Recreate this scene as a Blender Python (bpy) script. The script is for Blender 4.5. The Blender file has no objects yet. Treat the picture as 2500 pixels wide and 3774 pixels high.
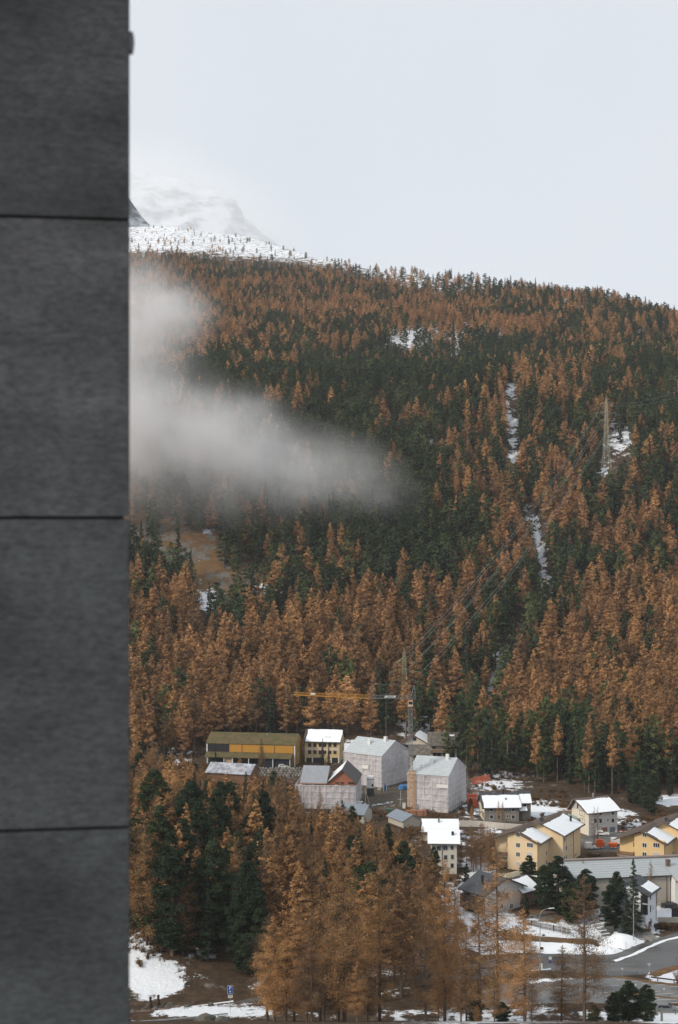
import bpy, math, random
import numpy as np
from mathutils import Vector
random.seed(7); RNG = np.random.default_rng(7)
F = 5242.0; HZ = 1887.0; CX = 1250.0; ZG = -100.0
R = math.radians
scene = bpy.context.scene
COL = scene.collection

# ------------------------------------------------------------------ camera
cam = bpy.data.cameras.new('camera'); camo = bpy.data.objects.new('camera', cam); COL.objects.link(camo)
camo.location = (0, 0, 0); camo.rotation_euler = (R(90), 0, 0)
cam.sensor_fit = 'VERTICAL'; cam.sensor_height = 36.0; cam.sensor_width = 24.0; cam.lens = 50.0
cam.clip_start = 0.1; cam.clip_end = 40000
cam.dof.use_dof = True; cam.dof.focus_distance = 520.0; cam.dof.aperture_fstop = 6.3
scene.camera = camo
# ------------------------------------------------------------------ world, sun, exposure
SUN_EL, SUN_AZ = 33.0, -118.0     # azimuth from +Y towards +X, i.e. behind and left of the camera
w = bpy.data.worlds.new('World'); scene.world = w; w.use_nodes = True
nt = w.node_tree; nt.nodes.clear()
out = nt.nodes.new('ShaderNodeOutputWorld'); bg = nt.nodes.new('ShaderNodeBackground')
sky = nt.nodes.new('ShaderNodeTexSky'); sky.sky_type = 'NISHITA'; sky.sun_disc = False
sky.sun_elevation = R(SUN_EL); sky.sun_rotation = R(SUN_AZ)
sc_ = nt.nodes.new('ShaderNodeVectorMath'); sc_.operation = 'SCALE'; sc_.inputs['Scale'].default_value = 0.1
nt.links.new(sky.outputs['Color'], sc_.inputs[0])
tc = nt.nodes.new('ShaderNodeTexCoord'); nz = nt.nodes.new('ShaderNodeTexNoise')
nz.inputs['Scale'].default_value = 2.6; nz.inputs['Detail'].default_value = 4; nz.inputs['Roughness'].default_value = .5
nt.links.new(tc.outputs['Generated'], nz.inputs['Vector'])
rp = nt.nodes.new('ShaderNodeValToRGB'); rp.color_ramp.elements[0].position = .3; rp.color_ramp.elements[1].position = .7
rp.color_ramp.elements[0].color = (.735, .79, .855, 1); rp.color_ramp.elements[1].color = (.82, .85, .89, 1)
nt.links.new(nz.outputs['Fac'], rp.inputs['Fac'])
mx = nt.nodes.new('ShaderNodeMixRGB'); mx.inputs['Fac'].default_value = .96
nt.links.new(sc_.outputs[0], mx.inputs[1]); nt.links.new(rp.outputs['Color'], mx.inputs[2])
nt.links.new(mx.outputs[0], bg.inputs['Color']); bg.inputs['Strength'].default_value = 1.0
nt.links.new(bg.outputs[0], out.inputs['Surface'])
sun = bpy.data.lights.new('sun', 'SUN'); sun.energy = 2.7; sun.angle = R(10); sun.color = (1, .90, .76)
suno = bpy.data.objects.new('sun', sun); COL.objects.link(suno)
sd = Vector((math.sin(R(SUN_AZ)) * math.cos(R(SUN_EL)), math.cos(R(SUN_AZ)) * math.cos(R(SUN_EL)), math.sin(R(SUN_EL))))
suno.rotation_euler = sd.to_track_quat('Z', 'Y').to_euler(); suno.location = sd * 50
vs = scene.view_settings; scene.display_settings.display_device = 'sRGB'
vs.view_transform = 'Standard'; vs.look = 'None'; vs.exposure = 0.0; vs.gamma = 1.0; vs.use_curve_mapping = False
cy = scene.cycles; cy.use_denoising = True; cy.max_bounces = 5; cy.diffuse_bounces = 2; cy.glossy_bounces = 2
cy.transparent_max_bounces = 24; cy.volume_bounces = 3; cy.volume_step_rate = 1.0; cy.volume_max_steps = 160
cy.transmission_bounces = 2; cy.sample_clamp_indirect = 4

# ------------------------------------------------------------------ helpers
def px2(px, py, z=ZG):
    Y = -z * F / (py - HZ); return ((px - CX) / F * Y, Y, z)
def at(px, py, Y): return ((px - CX) / F * Y, Y, -(py - HZ) / F * Y)
def tag(o, label=None, cat=None, group=None, kind=None):
    if label: o['label'] = label
    if cat: o['category'] = cat
    if group: o['group'] = group
    if kind: o['kind'] = kind
    return o
def empty(name, loc, rz=0.0, label=None, cat=None, group=None):
    o = bpy.data.objects.new(name, None); COL.objects.link(o); o.empty_display_size = .5
    o.location = loc; o.rotation_euler = (0, 0, rz); return tag(o, label, cat, group)
def link(name, me, parent=None, loc=(0, 0, 0), rot=(0, 0, 0), scale=(1, 1, 1)):
    o = bpy.data.objects.new(name, me); COL.objects.link(o)
    if parent: o.parent = parent
    o.location = loc; o.rotation_euler = rot; o.scale = scale; return o
class MB:
    def __init__(s): s.v = []; s.f = []
    def quad(s, a, b, c, d): n = len(s.v); s.v += [a, b, c, d]; s.f.append((n, n+1, n+2, n+3)); return s
    def poly(s, pts): n = len(s.v); s.v += list(pts); s.f.append(tuple(range(n, n+len(pts)))); return s
    def box(s, x0, x1, y0, y1, z0, z1):
        n = len(s.v); s.v += [(x, y, z) for z in (z0, z1) for y in (y0, y1) for x in (x0, x1)]
        s.f += [tuple(n+i for i in q) for q in ((0,2,3,1),(4,5,7,6),(0,1,5,4),(2,6,7,3),(0,4,6,2),(1,3,7,5))]; return s
    def tube(s, p, q, r, r2=None, n=5, cap=True):
        p = Vector(p); q = Vector(q); r2 = r if r2 is None else r2; d = (q-p)
        if d.length < 1e-6: return s
        d.normalize(); a = d.orthogonal().normalized(); b = d.cross(a); k = len(s.v)
        for c, rr in ((p, r), (q, r2)):
            for i in range(n):
                t = 2*math.pi*i/n; s.v.append(tuple(c + (a*math.cos(t)+b*math.sin(t))*rr))
        s.f += [(k+i, k+(i+1) % n, k+n+(i+1) % n, k+n+i) for i in range(n)]
        if cap: s.f += [tuple(k+i for i in reversed(range(n))), tuple(k+n+i for i in range(n))]
        return s
    def prism(s, pts, e):           # pts: closed polygon, e: extrusion vector
        n = len(s.v); m = len(pts); e = Vector(e)
        s.v += [tuple(p) for p in pts] + [tuple(Vector(p)+e) for p in pts]
        s.f += [tuple(n+i for i in range(m)), tuple(n+m+i for i in reversed(range(m)))]
        s.f += [(n+(i+1) % m, n+i, n+m+i, n+m+(i+1) % m) for i in range(m)]; return s
    def lathe(s, prof, n=12, c=(0, 0, 0)):
        k = len(s.v)
        for r, z in prof:
            for i in range(n): t = 2*math.pi*i/n; s.v.append((c[0]+r*math.cos(t), c[1]+r*math.sin(t), c[2]+z))
        for j in range(len(prof)-1):
            for i in range(n): s.f.append((k+j*n+i, k+j*n+(i+1) % n, k+(j+1)*n+(i+1) % n, k+(j+1)*n+i))
        s.f += [tuple(k+i for i in reversed(range(n))), tuple(k+(len(prof)-1)*n+i for i in range(n))]; return s
    def mesh(s, name, m=None, smooth=False):
        me = bpy.data.meshes.new(name); me.from_pydata([tuple(p) for p in s.v], [], s.f)
        if m is not None: me.materials.append(m)
        if smooth: me.polygons.foreach_set('use_smooth', [True]*len(me.polygons))
        me.update(); return me
    def obj(s, name, m, parent=None, loc=(0, 0, 0), rot=(0, 0, 0), smooth=False):
        return link(name, s.mesh(name, m, smooth), parent, loc, rot)
def npmesh(name, V, Fc, m=None, smooth=False):
    V = np.asarray(V, dtype=np.float32); Fc = np.asarray(Fc, dtype=np.int32); k = Fc.shape[1]
    me = bpy.data.meshes.new(name); me.vertices.add(len(V)); me.vertices.foreach_set('co', V.ravel())
    me.loops.add(Fc.size); me.loops.foreach_set('vertex_index', Fc.ravel())
    me.polygons.add(len(Fc)); me.polygons.foreach_set('loop_start', np.arange(0, Fc.size, k, dtype=np.int32))
    if smooth: me.polygons.foreach_set('use_smooth', np.ones(len(Fc), dtype=bool))
    me.update(calc_edges=True)
    if m is not None: me.materials.append(m)
    return me
def vnoise(x, y, seed=0):
    x = np.asarray(x, float); y = np.asarray(y, float); xi = np.floor(x).astype(np.int64); yi = np.floor(y).astype(np.int64)
    fx = x-xi; fy = y-yi; fx = fx*fx*(3-2*fx); fy = fy*fy*(3-2*fy)
    def h(a, b):
        n = (a*374761393 + b*668265263 + seed*974634777) & 0xffffffff
        n = ((n ^ (n >> 13))*1274126177) & 0xffffffff
        return ((n ^ (n >> 16)) & 0xffff)/65535.0
    return (h(xi, yi)*(1-fx)+h(xi+1, yi)*fx)*(1-fy)+(h(xi, yi+1)*(1-fx)+h(xi+1, yi+1)*fx)*fy*1.0

# ------------------------------------------------------------------ materials
def nodes_of(m):
    m.use_nodes = True; t = m.node_tree; return t, t.nodes.get('Principled BSDF')
MATS = {}
def mat(name, c, rough=.8, var=.12, sc=1.5, c2=None, c2s=.6, c2t=.5, bump=0, bsc=20, stretch=(1, 1, 1), metal=0, rnd=0, spec=.3):
    if name in MATS: return MATS[name]
    m = bpy.data.materials.new(name); t, b = nodes_of(m); N = t.nodes; L = t.links
    b.inputs['Roughness'].default_value = rough; b.inputs['Metallic'].default_value = metal
    b.inputs['Specular IOR Level'].default_value = spec
    tcn = N.new('ShaderNodeTexCoord'); mp = N.new('ShaderNodeMapping'); mp.inputs['Scale'].default_value = stretch
    L.new(tcn.outputs['Object'], mp.inputs['Vector'])
    n1 = N.new('ShaderNodeTexNoise'); n1.inputs['Scale'].default_value = sc; n1.inputs['Detail'].default_value = 6; n1.inputs['Roughness'].default_value = .65
    L.new(mp.outputs[0], n1.inputs['Vector'])
    r = N.new('ShaderNodeValToRGB'); r.color_ramp.elements[0].position = .3; r.color_ramp.elements[1].position = .7
    lo = [max(0, x*(1-var)) for x in c]; hi = [min(1, x*(1+var)) for x in c]
    r.color_ramp.elements[0].color = (*lo, 1); r.color_ramp.elements[1].color = (*hi, 1)
    L.new(n1.outputs['Fac'], r.inputs['Fac']); cur = r.outputs['Color']
    if c2 is not None:
        n2 = N.new('ShaderNodeTexNoise'); n2.inputs['Scale'].default_value = c2s; n2.inputs['Detail'].default_value = 8; n2.inputs['Roughness'].default_value = .7
        L.new(mp.outputs[0], n2.inputs['Vector'])
        mr = N.new('ShaderNodeMapRange'); mr.inputs['From Min'].default_value = c2t-.06; mr.inputs['From Max'].default_value = c2t+.06
        L.new(n2.outputs['Fac'], mr.inputs['Value'])
        mi = N.new('ShaderNodeMixRGB'); L.new(mr.outputs[0], mi.inputs['Fac']); L.new(cur, mi.inputs[1]); mi.inputs[2].default_value = (*c2, 1); cur = mi.outputs[0]
    if rnd:
        oi = N.new('ShaderNodeObjectInfo'); mr2 = N.new('ShaderNodeMapRange'); mr2.inputs['To Min'].default_value = 1-rnd; mr2.inputs['To Max'].default_value = 1+rnd
        L.new(oi.outputs['Random'], mr2.inputs['Value'])
        vm = N.new('ShaderNodeVectorMath'); vm.operation = 'SCALE'; L.new(cur, vm.inputs[0]); L.new(mr2.outputs[0], vm.inputs['Scale']); cur = vm.outputs[0]
    L.new(cur, b.inputs['Base Color'])
    if bump:
        n3 = N.new('ShaderNodeTexNoise'); n3.inputs['Scale'].default_value = bsc; n3.inputs['Detail'].default_value = 5
        L.new(mp.outputs[0], n3.inputs['Vector'])
        bp = N.new('ShaderNodeBump'); bp.inputs['Strength'].default_value = bump; bp.inputs['Distance'].default_value = .05
        L.new(n3.outputs['Fac'], bp.inputs['Height']); L.new(bp.outputs[0], b.inputs['Normal'])
    MATS[name] = m; return m
def foliage(name, ramp, transl=.25, var=.45):
    m = bpy.data.materials.new(name); t, b = nodes_of(m); N = t.nodes; L = t.links
    o = N.get('Material Output'); N.remove(b)
    oi = N.new('ShaderNodeObjectInfo'); r = N.new('ShaderNodeValToRGB'); cr = r.color_ramp
    cr.elements[0].position = ramp[0][0]; cr.elements[0].color = (*ramp[0][1], 1)
    cr.elements[1].position = ramp[-1][0]; cr.elements[1].color = (*ramp[-1][1], 1)
    for p, c in ramp[1:-1]: e = cr.elements.new(p); e.color = (*c, 1)
    L.new(oi.outputs['Random'], r.inputs['Fac'])
    g = N.new('ShaderNodeTexCoord'); n1 = N.new('ShaderNodeTexNoise'); n1.inputs['Scale'].default_value = .7; n1.inputs['Detail'].default_value = 3
    L.new(g.outputs['Object'], n1.inputs['Vector'])
    mr = N.new('ShaderNodeMapRange'); mr.inputs['From Min'].default_value = .3; mr.inputs['From Max'].default_value = .7
    mr.inputs['To Min'].default_value = 1-var; mr.inputs['To Max'].default_value = 1+var; L.new(n1.outputs['Fac'], mr.inputs['Value'])
    vm = N.new('ShaderNodeVectorMath'); vm.operation = 'SCALE'; L.new(r.outputs['Color'], vm.inputs[0]); L.new(mr.outputs[0], vm.inputs['Scale'])
    d = N.new('ShaderNodeBsdfDiffuse'); tr = N.new('ShaderNodeBsdfTranslucent'); ms = N.new('ShaderNodeMixShader'); ms.inputs['Fac'].default_value = transl
    L.new(vm.outputs[0], d.inputs['Color']); L.new(vm.outputs[0], tr.inputs['Color'])
    L.new(d.outputs[0], ms.inputs[1]); L.new(tr.outputs[0], ms.inputs[2]); L.new(ms.outputs[0], o.inputs['Surface']); return m
M_LARCH = foliage('larch_needles', [(0, (.22, .135, .075)), (.3, (.50, .275, .125)), (.5, (.38, .21, .105)), (.7, (.64, .36, .165)), (.85, (.30, .18, .095)), (1, (.72, .42, .19))])
M_LARCHN = foliage('larch_needles_brown_orange', [(0, (.26, .155, .08)), (.5, (.40, .222, .10)), (1, (.50, .285, .125))])
M_LARCHD = foliage('larch_needles_fading', [(0, (.17, .11, .065)), (.5, (.25, .145, .072)), (1, (.33, .19, .085))])
M_PINE = foliage('pine_needles', [(0, (.032, .050, .028)), (.35, (.075, .10, .042)), (.6, (.045, .07, .04)), (.85, (.13, .15, .06)), (1, (.055, .08, .04))], .15)
M_PINEN = foliage('dark_pine_needles', [(0, (.024, .036, .024)), (.5, (.036, .052, .030)), (1, (.05, .07, .034))], .12)
M_SPRUCE = foliage('spruce_needles', [(0, (.028, .045, .032)), (1, (.05, .07, .04))], .15)
M_BARK = mat('grey_brown_bark', (.13, .10, .08), .95, .35, 4, bump=.4, bsc=14, rnd=.3)
M_TWIG = mat('bare_twigs', (.12, .085, .06), .95, .3, 6, rnd=.25)
M_SNOW = mat('snow', (.82, .85, .88), .65, .03, .8, bump=.15, bsc=3, spec=.2)
M_GLASS = mat('window_glass', (.03, .035, .045), .12, .3, 1, spec=.6)
M_WHITE = mat('white_paint', (.76, .76, .74), .6, .05, 1)
M_DARKW = mat('dark_brown_timber', (.06, .04, .03), .8, .3, 2)
M_BROWNW = mat('brown_timber', (.20, .11, .065), .8, .3, 2, stretch=(1, 1, 6))
M_METAL = mat('galvanised_steel', (.36, .38, .39), .45, .15, 2, metal=.4)
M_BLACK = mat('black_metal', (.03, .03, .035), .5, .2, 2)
M_CONC = mat('grey_concrete', (.36, .35, .33), .9, .15, .7, c2=(.25, .24, .22), c2s=.4, c2t=.58)
M_STONE = mat('fieldstone', (.17, .16, .145), .95, .35, 1.2, bump=.6, bsc=3, rnd=.25)
M_RUBBER = mat('rubber', (.02, .02, .02), .8, .1)
M_ORANGE = mat('orange_paint', (.65, .13, .03), .6, .15, 2)

# ------------------------------------------------------------------ terrain
T_Y = np.array([0, 200, 278, 290, 590, 612, 640, 670, 700, 760, 820, 860, 930, 1000.])
def zfy(Y, y): return -(y-HZ)/F*Y
T_Z = np.array([-22, -72, -99.5, -100, -100, -96.5, zfy(640, 2620), zfy(670, 2470), zfy(700, 2335), zfy(760, 2085), zfy(820, 1850), zfy(860, 1710), zfy(930, 1560), zfy(1000, 1435)])
GY = np.array([600, 665, 745, 800, 855, 950, 1100]); GU = np.array([1780, 1835, 2016, 1977, 1889, 1880, 1880])
def gully(u, Y): return np.exp(-((u-np.interp(Y, GY, GU)-9*np.sin(Y/13.))/34)**2)*(.6+.8*vnoise(Y/14,Y*0,77))*np.clip((Y-600)/60, 0, 1)*np.clip((1050-Y)/120, 0, 1)
def terrain(X, Y):
    X = np.asarray(X, float); Y = np.asarray(Y, float); u = CX+F*X/np.maximum(Y, 60)
    Yc = np.interp(u, [480, 900, 1250, 2000, 2500], [2250, 2150, 1850, 1550, 1450])
    yc = np.interp(u, [0, 480, 640, 735, 909, 1068, 1158, 1296, 1400, 1820, 2031, 2277, 2500, 2900], [842, 834, 832, 846, 872, 922, 950, 972, 1003, 1050, 1072, 1112, 1172, 1290])
    zc = -(yc-HZ)/F*Yc
    z = np.interp(Y, T_Y, T_Z); z0 = T_Z[-1]
    s = np.clip((Y-1000)/(Yc-1000), 0, 1)
    up = z0+(zc-z0)*(s**1.12)
    z = np.where(Y > 1000, up, z)
    z = np.where(Y > Yc, zc-(Y-Yc)*.22, z)
    k = np.clip((Y-600)/90, 0, 1); k2 = np.where(Y > 1300, 1-.75*np.clip((Y-1300)/400, 0, 1), 1)
    nn = (vnoise(X/110, Y/110, 1)-.5)*14+(vnoise(X/45, Y/45, 2)-.5)*7+(vnoise(X/14, Y/14, 3)-.5)*2.4
    z = z+nn*k*k2-5*gully(u, Y)
    # near hill left of the road, and the spur of the hillside to the right
    z = z+9*np.exp(-((u-560)/260)**2)*np.clip((Y-296)/40, 0, 1)*np.clip((430-Y)/70, 0, 1)
    z = z+10*np.clip((u-2000)/400, 0, 1)*np.clip((Y-520)/60, 0, 1)*np.clip((760-Y)/100, 0, 1)
    return z
def tz(X, Y): return float(terrain(X, Y))
def blobs(px, py, L):
    a = np.zeros_like(px)
    for bx, by, rx, ry, v in L: a += 1.15*v*np.exp(-(((px-bx)/rx)**2+((py-by)/ry)**2)**1.1)
    return a
K = 2500/1568.
SNOWB = [(a*K, b*K, c*K, d*K, v) for a, b, c, d, v in [
    (940, 775, 75, 32, .62), (1110, 770, 70, 34, .5), (1435, 1010, 45, 50, .6), (1400, 1090, 30, 25, .4), (1310, 970, 20, 20, .4),
    (650, 985, 25, 22, .5), (580, 960, 40, 14, .35), (740, 1130, 40, 14, .3), (480, 1385, 35, 32, .6), (620, 1365, 60, 18, .6), (700, 1370, 40, 12, .4),
    (490, 1225, 25, 10, .5), (410, 1175, 25, 8, .4), (1150, 1560, 25, 60, .8), (1180, 1150, 14, 60, .5), (1190, 880, 16, 30, .4), (700, 1420, 60, 30, .25),
    (1000, 1000, 90, 60, .38), (1250, 830, 150, 60, .38), (1050, 800, 80, 60, .25), (1300, 700, 150, 40, .22), (1480, 760, 80, 60, .25),
    (330, 1500, 40, 30, .2), (350, 1690, 60, 40, .35), (400, 1760, 60, 30, .5),
    (830, 1725, 50, 20, .8), (960, 1680, 60, 30, .55), (1010, 1660, 40, 20, .4), (1150, 1815, 80, 20, .55), (1240, 1870, 60, 22, .9), (1390, 1870, 60, 30, .3),
    (1555, 1770, 50, 14, .9), (1550, 1850, 40, 14, .9), (1470, 1905, 40, 14, .5), (880, 1860, 50, 14, .3), (1090, 1870, 40, 30, .5),
    (870, 1975, 60, 16, .5), (1075, 1945, 60, 30, .35), (1340, 1905, 80, 12, .4), (1430, 1880, 60, 12, .4), (1160, 1925, 50, 14, .4), (1000, 1800, 40, 14, .3), (1190, 1790, 90, 12, .35), (1450, 1800, 60, 14, .3), (700, 1790, 40, 12, .3), (1000, 1930, 60, 40, .3), (1160, 2050, 120, 30, .9), (1100, 2000, 60, 20, .5), (940, 2150, 60, 70, .9), (1060, 2140, 90, 70, .8),
    (1180, 2130, 60, 30, .5), (1290, 2152, 130, 20, 1.1), (1440, 2130, 90, 50, 1.1), (1540, 2110, 60, 20, .8), (1540, 2255, 40, 20, 1.1), (1250, 2215, 60, 9, .6),
    (1250, 2300, 130, 30, .35), (1540, 2350, 60, 20, .9), (1120, 2350, 260, 26, .5), (1430, 2345, 60, 14, .4), (355, 2264, 95, 46, .9), (325, 2190, 60, 50, .42), (480, 2200, 40, 14, .5), (480, 2340, 120, 16, .8), (640, 2300, 100, 60, .35), (900, 2250, 90, 60, .5)]]
GRASSB = [(a*K, b*K, c*K, d*K, v) for a, b, c, d, v in [
    (330, 1230, 90, 50, 1), (420, 1280, 60, 40, .9), (600, 1340, 180, 40, .9), (1400, 1940, 120, 25, 1.2), (1290, 2120, 130, 14, 1.4), (1200, 1850, 30, 16, .9),
    (1300, 1880, 30, 14, .9), (440, 1240, 80, 60, .5), (1560, 2190, 60, 16, 1)]]
DIRTB = [(a*K, b*K, c*K, d*K, v) for a, b, c, d, v in [(870, 1835, 90, 36, 1.4), (1080, 1850, 40, 40, .9), (1380, 1915, 90, 14, 1), (1100, 1810, 40, 25, .8)]]
us = np.unique(np.concatenate([np.arange(-3200, 380, 120), np.arange(380, 2620, 5), np.arange(2640, 6200, 120)]).astype(float))
Ys = np.unique(np.concatenate([[18, 60, 120, 180, 215], np.arange(235, 600, 1.6), np.arange(600, 1000, 1.6), np.arange(1000, 1700, 4), np.arange(1700, 2500, 7), np.arange(2520, 3600, 120)]))
U, YY = np.meshgrid(us, Ys); XX = (U-CX)/F*YY
XX = np.where(np.abs(U-CX) > 1400, XX*np.where(YY < 400, 400/YY, 1)**.6, XX)
ZZ = terrain(XX, YY); UU = CX+F*XX/YY; PY = HZ-ZZ*F/YY
nr, nc = U.shape
V = np.stack([XX, YY, ZZ], -1).reshape(-1, 3)
I = np.arange(nr*nc).reshape(nr, nc)
Fc = np.stack([I[:-1, :-1], I[:-1, 1:], I[1:, 1:], I[1:, :-1]], -1).reshape(-1, 4)
def snow_amt(u, py, Y):
    s = blobs(u, py, SNOWB)+.55*gully(u, Y)
    top = np.interp(u, [480, 1100, 1250, 1700, 2500], [1850, 1800, 1720, 1400, 1250])
    s = s+.60*np.clip((Y-top)/130, 0, 1)*np.interp(u, [1000, 1500, 2500], [1, .75, .35])
    return np.clip(s, 0, 1.3)
SN = snow_amt(UU, PY, YY)+.10; GR = np.clip(blobs(UU, PY, GRASSB), 0, 1.2); DI = np.clip(blobs(UU, PY, DIRTB), 0, 1.2)
me = npmesh('ground', V, Fc, None, True)
ca = me.color_attributes.new('cover', 'FLOAT_COLOR', 'POINT')
ca.data.foreach_set('color', np.stack([SN, GR, DI, np.ones_like(SN)], -1).reshape(-1).astype(np.float32))
def ground_mat():
    m = bpy.data.materials.new('hillside_ground'); t, b = nodes_of(m); N = t.nodes; L = t.links
    b.inputs['Roughness'].default_value = .95; b.inputs['Specular IOR Level'].default_value = .1
    g = N.new('ShaderNodeNewGeometry'); at_ = N.new('ShaderNodeAttribute'); at_.attribute_name = 'cover'
    sp = N.new('ShaderNodeSeparateColor'); L.new(at_.outputs['Color'], sp.inputs[0])
    def noise(s, d=8, r=.65, v=None):
        n = N.new('ShaderNodeTexNoise'); n.inputs['Scale'].default_value = s; n.inputs['Detail'].default_value = d; n.inputs['Roughness'].default_value = r
        L.new(v or g.outputs['Position'], n.inputs['Vector']); return n.outputs['Fac']
    def mr(x, a, b_, c=0., d=1.):
        n = N.new('ShaderNodeMapRange'); n.inputs[1].default_value = a; n.inputs[2].default_value = b_; n.inputs[3].default_value = c; n.inputs[4].default_value = d; L.new(x, n.inputs[0]); return n.outputs[0]
    def mix(f, a, b_):
        n = N.new('ShaderNodeMixRGB'); L.new(f, n.inputs[0])
        for i, x in ((1, a), (2, b_)):
            if isinstance(x, tuple): n.inputs[i].default_value = (*x, 1)
            else: L.new(x, n.inputs[i])
        return n.outputs[0]
    def mth(op, a, b_):
        n = N.new('ShaderNodeMath'); n.operation = op
        for i, x in ((0, a), (1, b_)):
            if isinstance(x, (int, float)): n.inputs[i].default_value = x
            else: L.new(x, n.inputs[i])
        return n.outputs[0]
    soil = mix(mr(noise(.35), .35, .65), (.045, .032, .022), (.10, .065, .04))
    grass = mix(mr(noise(.25), .35, .65), (.21, .115, .05), (.13, .085, .045))
    rock = mix(mr(noise(1.1), .35, .65), (.10, .095, .085), (.24, .225, .20))
    dirt = mix(mr(noise(.5), .35, .65), (.075, .06, .045), (.13, .11, .085))
    c = mix(mr(mth('ADD', sp.outputs[1], mth('MULTIPLY', noise(.08), .9)), .62, .95), soil, grass)
    c = mix(mr(mth('ADD', mth('MULTIPLY', sp.outputs[1], .10), noise(.13, 10, .72)), .58, .64), c, rock)
    c = mix(mr(mth('ADD', sp.outputs[2], mth('MULTIPLY', noise(.1), .4)), .5, .8), c, dirt)
    sn = mth('ADD', mth('MULTIPLY', noise(.14, 10, .80), 2.6), sp.outputs[0])
    sn = mth('ADD', sn, mth('MULTIPLY', noise(.9, 4, .6), .22))
    c = mix(mr(sn, 1.93, 2.03), c, (.80, .83, .87))
    L.new(c, b.inputs['Base Color'])
    bp = N.new('ShaderNodeBump'); bp.inputs['Strength'].default_value = .8; bp.inputs['Distance'].default_value = .8
    L.new(noise(.45, 8, .7), bp.inputs['Height']); L.new(bp.outputs[0], b.inputs['Normal']); return m
M_GROUND = ground_mat(); me.materials.append(M_GROUND)
tag(link('ground', me), kind='structure')

# distant snow peaks behind the shoulder
def mountain(name, pts, Y0, depth, seed, base=1050):
    n = 160; m = 90; xs = np.linspace(pts[0][0], pts[-1][0], n)
    yr = np.interp(xs, [p[0] for p in pts], [p[1] for p in pts])
    V = []
    for j in range(m):
        b = j/(m-1); Yf = Y0-depth*(1-b)
        for i in range(n):
            X = (xs[i]-CX)/F*Y0; zt = -(yr[i]-HZ)/F*Y0; zb = -(base-HZ)/F*Y0-200
            r1 = abs(float(vnoise(X/420+b*1.5, b*3+5, seed))-.5)*2; r2 = abs(float(vnoise(X/150, b*9, seed+1))-.5)*2; r3 = float(vnoise(X/50, b*24, seed+2))
            rel = (r1*.13+r2*.06+r3*.025)*(zt-zb)
            z = zb+(zt-zb)*(b**.85)-rel*math.sin(math.pi*min(1, b*1.02)) - (r3*12 if j == m-1 else 0)
            V.append((X+(r2-.5)*60*(1-b), Yf+r2*120*(1-b), z))
    I = np.arange(n*m).reshape(m, n)
    V = np.array(V); back = V[-n:].copy(); back[:, 1] += depth; back[:, 2] -= 900; V = np.vstack([V, back])
    J = np.arange(n*(m+1)).reshape(m+1, n)
    Fc = np.stack([J[:-1, :-1], J[:-1, 1:], J[1:, 1:], J[1:, :-1]], -1).reshape(-1, 4)
    return tag(link(name, npmesh(name, V, Fc, M_PEAK, False)), kind='structure')
def peak_mat():
    m = bpy.data.materials.new('snowy_rock'); t, b = nodes_of(m); N = t.nodes; L = t.links
    b.inputs['Roughness'].default_value = .9
    g = N.new('ShaderNodeNewGeometry'); n = N.new('ShaderNodeTexNoise'); n.inputs['Scale'].default_value = .012; n.inputs['Detail'].default_value = 12; n.inputs['Roughness'].default_value = .75
    mp = N.new('ShaderNodeMapping'); mp.inputs['Scale'].default_value = (1, .5, 1.6); mp.inputs['Rotation'].default_value = (0, .7, 0)
    L.new(g.outputs['Position'], mp.inputs['Vector']); L.new(mp.outputs[0], n.inputs['Vector'])
    sx = N.new('ShaderNodeSeparateXYZ'); L.new(g.outputs['Normal'], sx.inputs[0])
    ad = N.new('ShaderNodeMath'); ad.operation = 'MULTIPLY_ADD'; L.new(sx.outputs['Z'], ad.inputs[0]); ad.inputs[1].default_value = .28; L.new(n.outputs['Fac'], ad.inputs[2])
    r = N.new('ShaderNodeValToRGB'); r.color_ramp.elements[0].position = .64; r.color_ramp.elements[1].position = .76
    r.color_ramp.elements[0].color = (.10, .105, .115, 1); r.color_ramp.elements[1].color = (.78, .82, .86, 1)
    L.new(ad.outputs[0], r.inputs['Fac']); L.new(r.outputs['Color'], b.inputs['Base Color']); return m
M_PEAK = peak_mat()
mountain('mountain', [(100, 520), (380, 600), (560, 640), (660, 655), (735, 690), (800, 700), (870, 735), (905, 800), (960, 850), (1100, 960)], 5200, 1300, 11)
mountain('rock_ridge', [(200, 420), (380, 590), (478, 728), (520, 790), (555, 832), (620, 880)], 3000, 350, 21)

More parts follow.
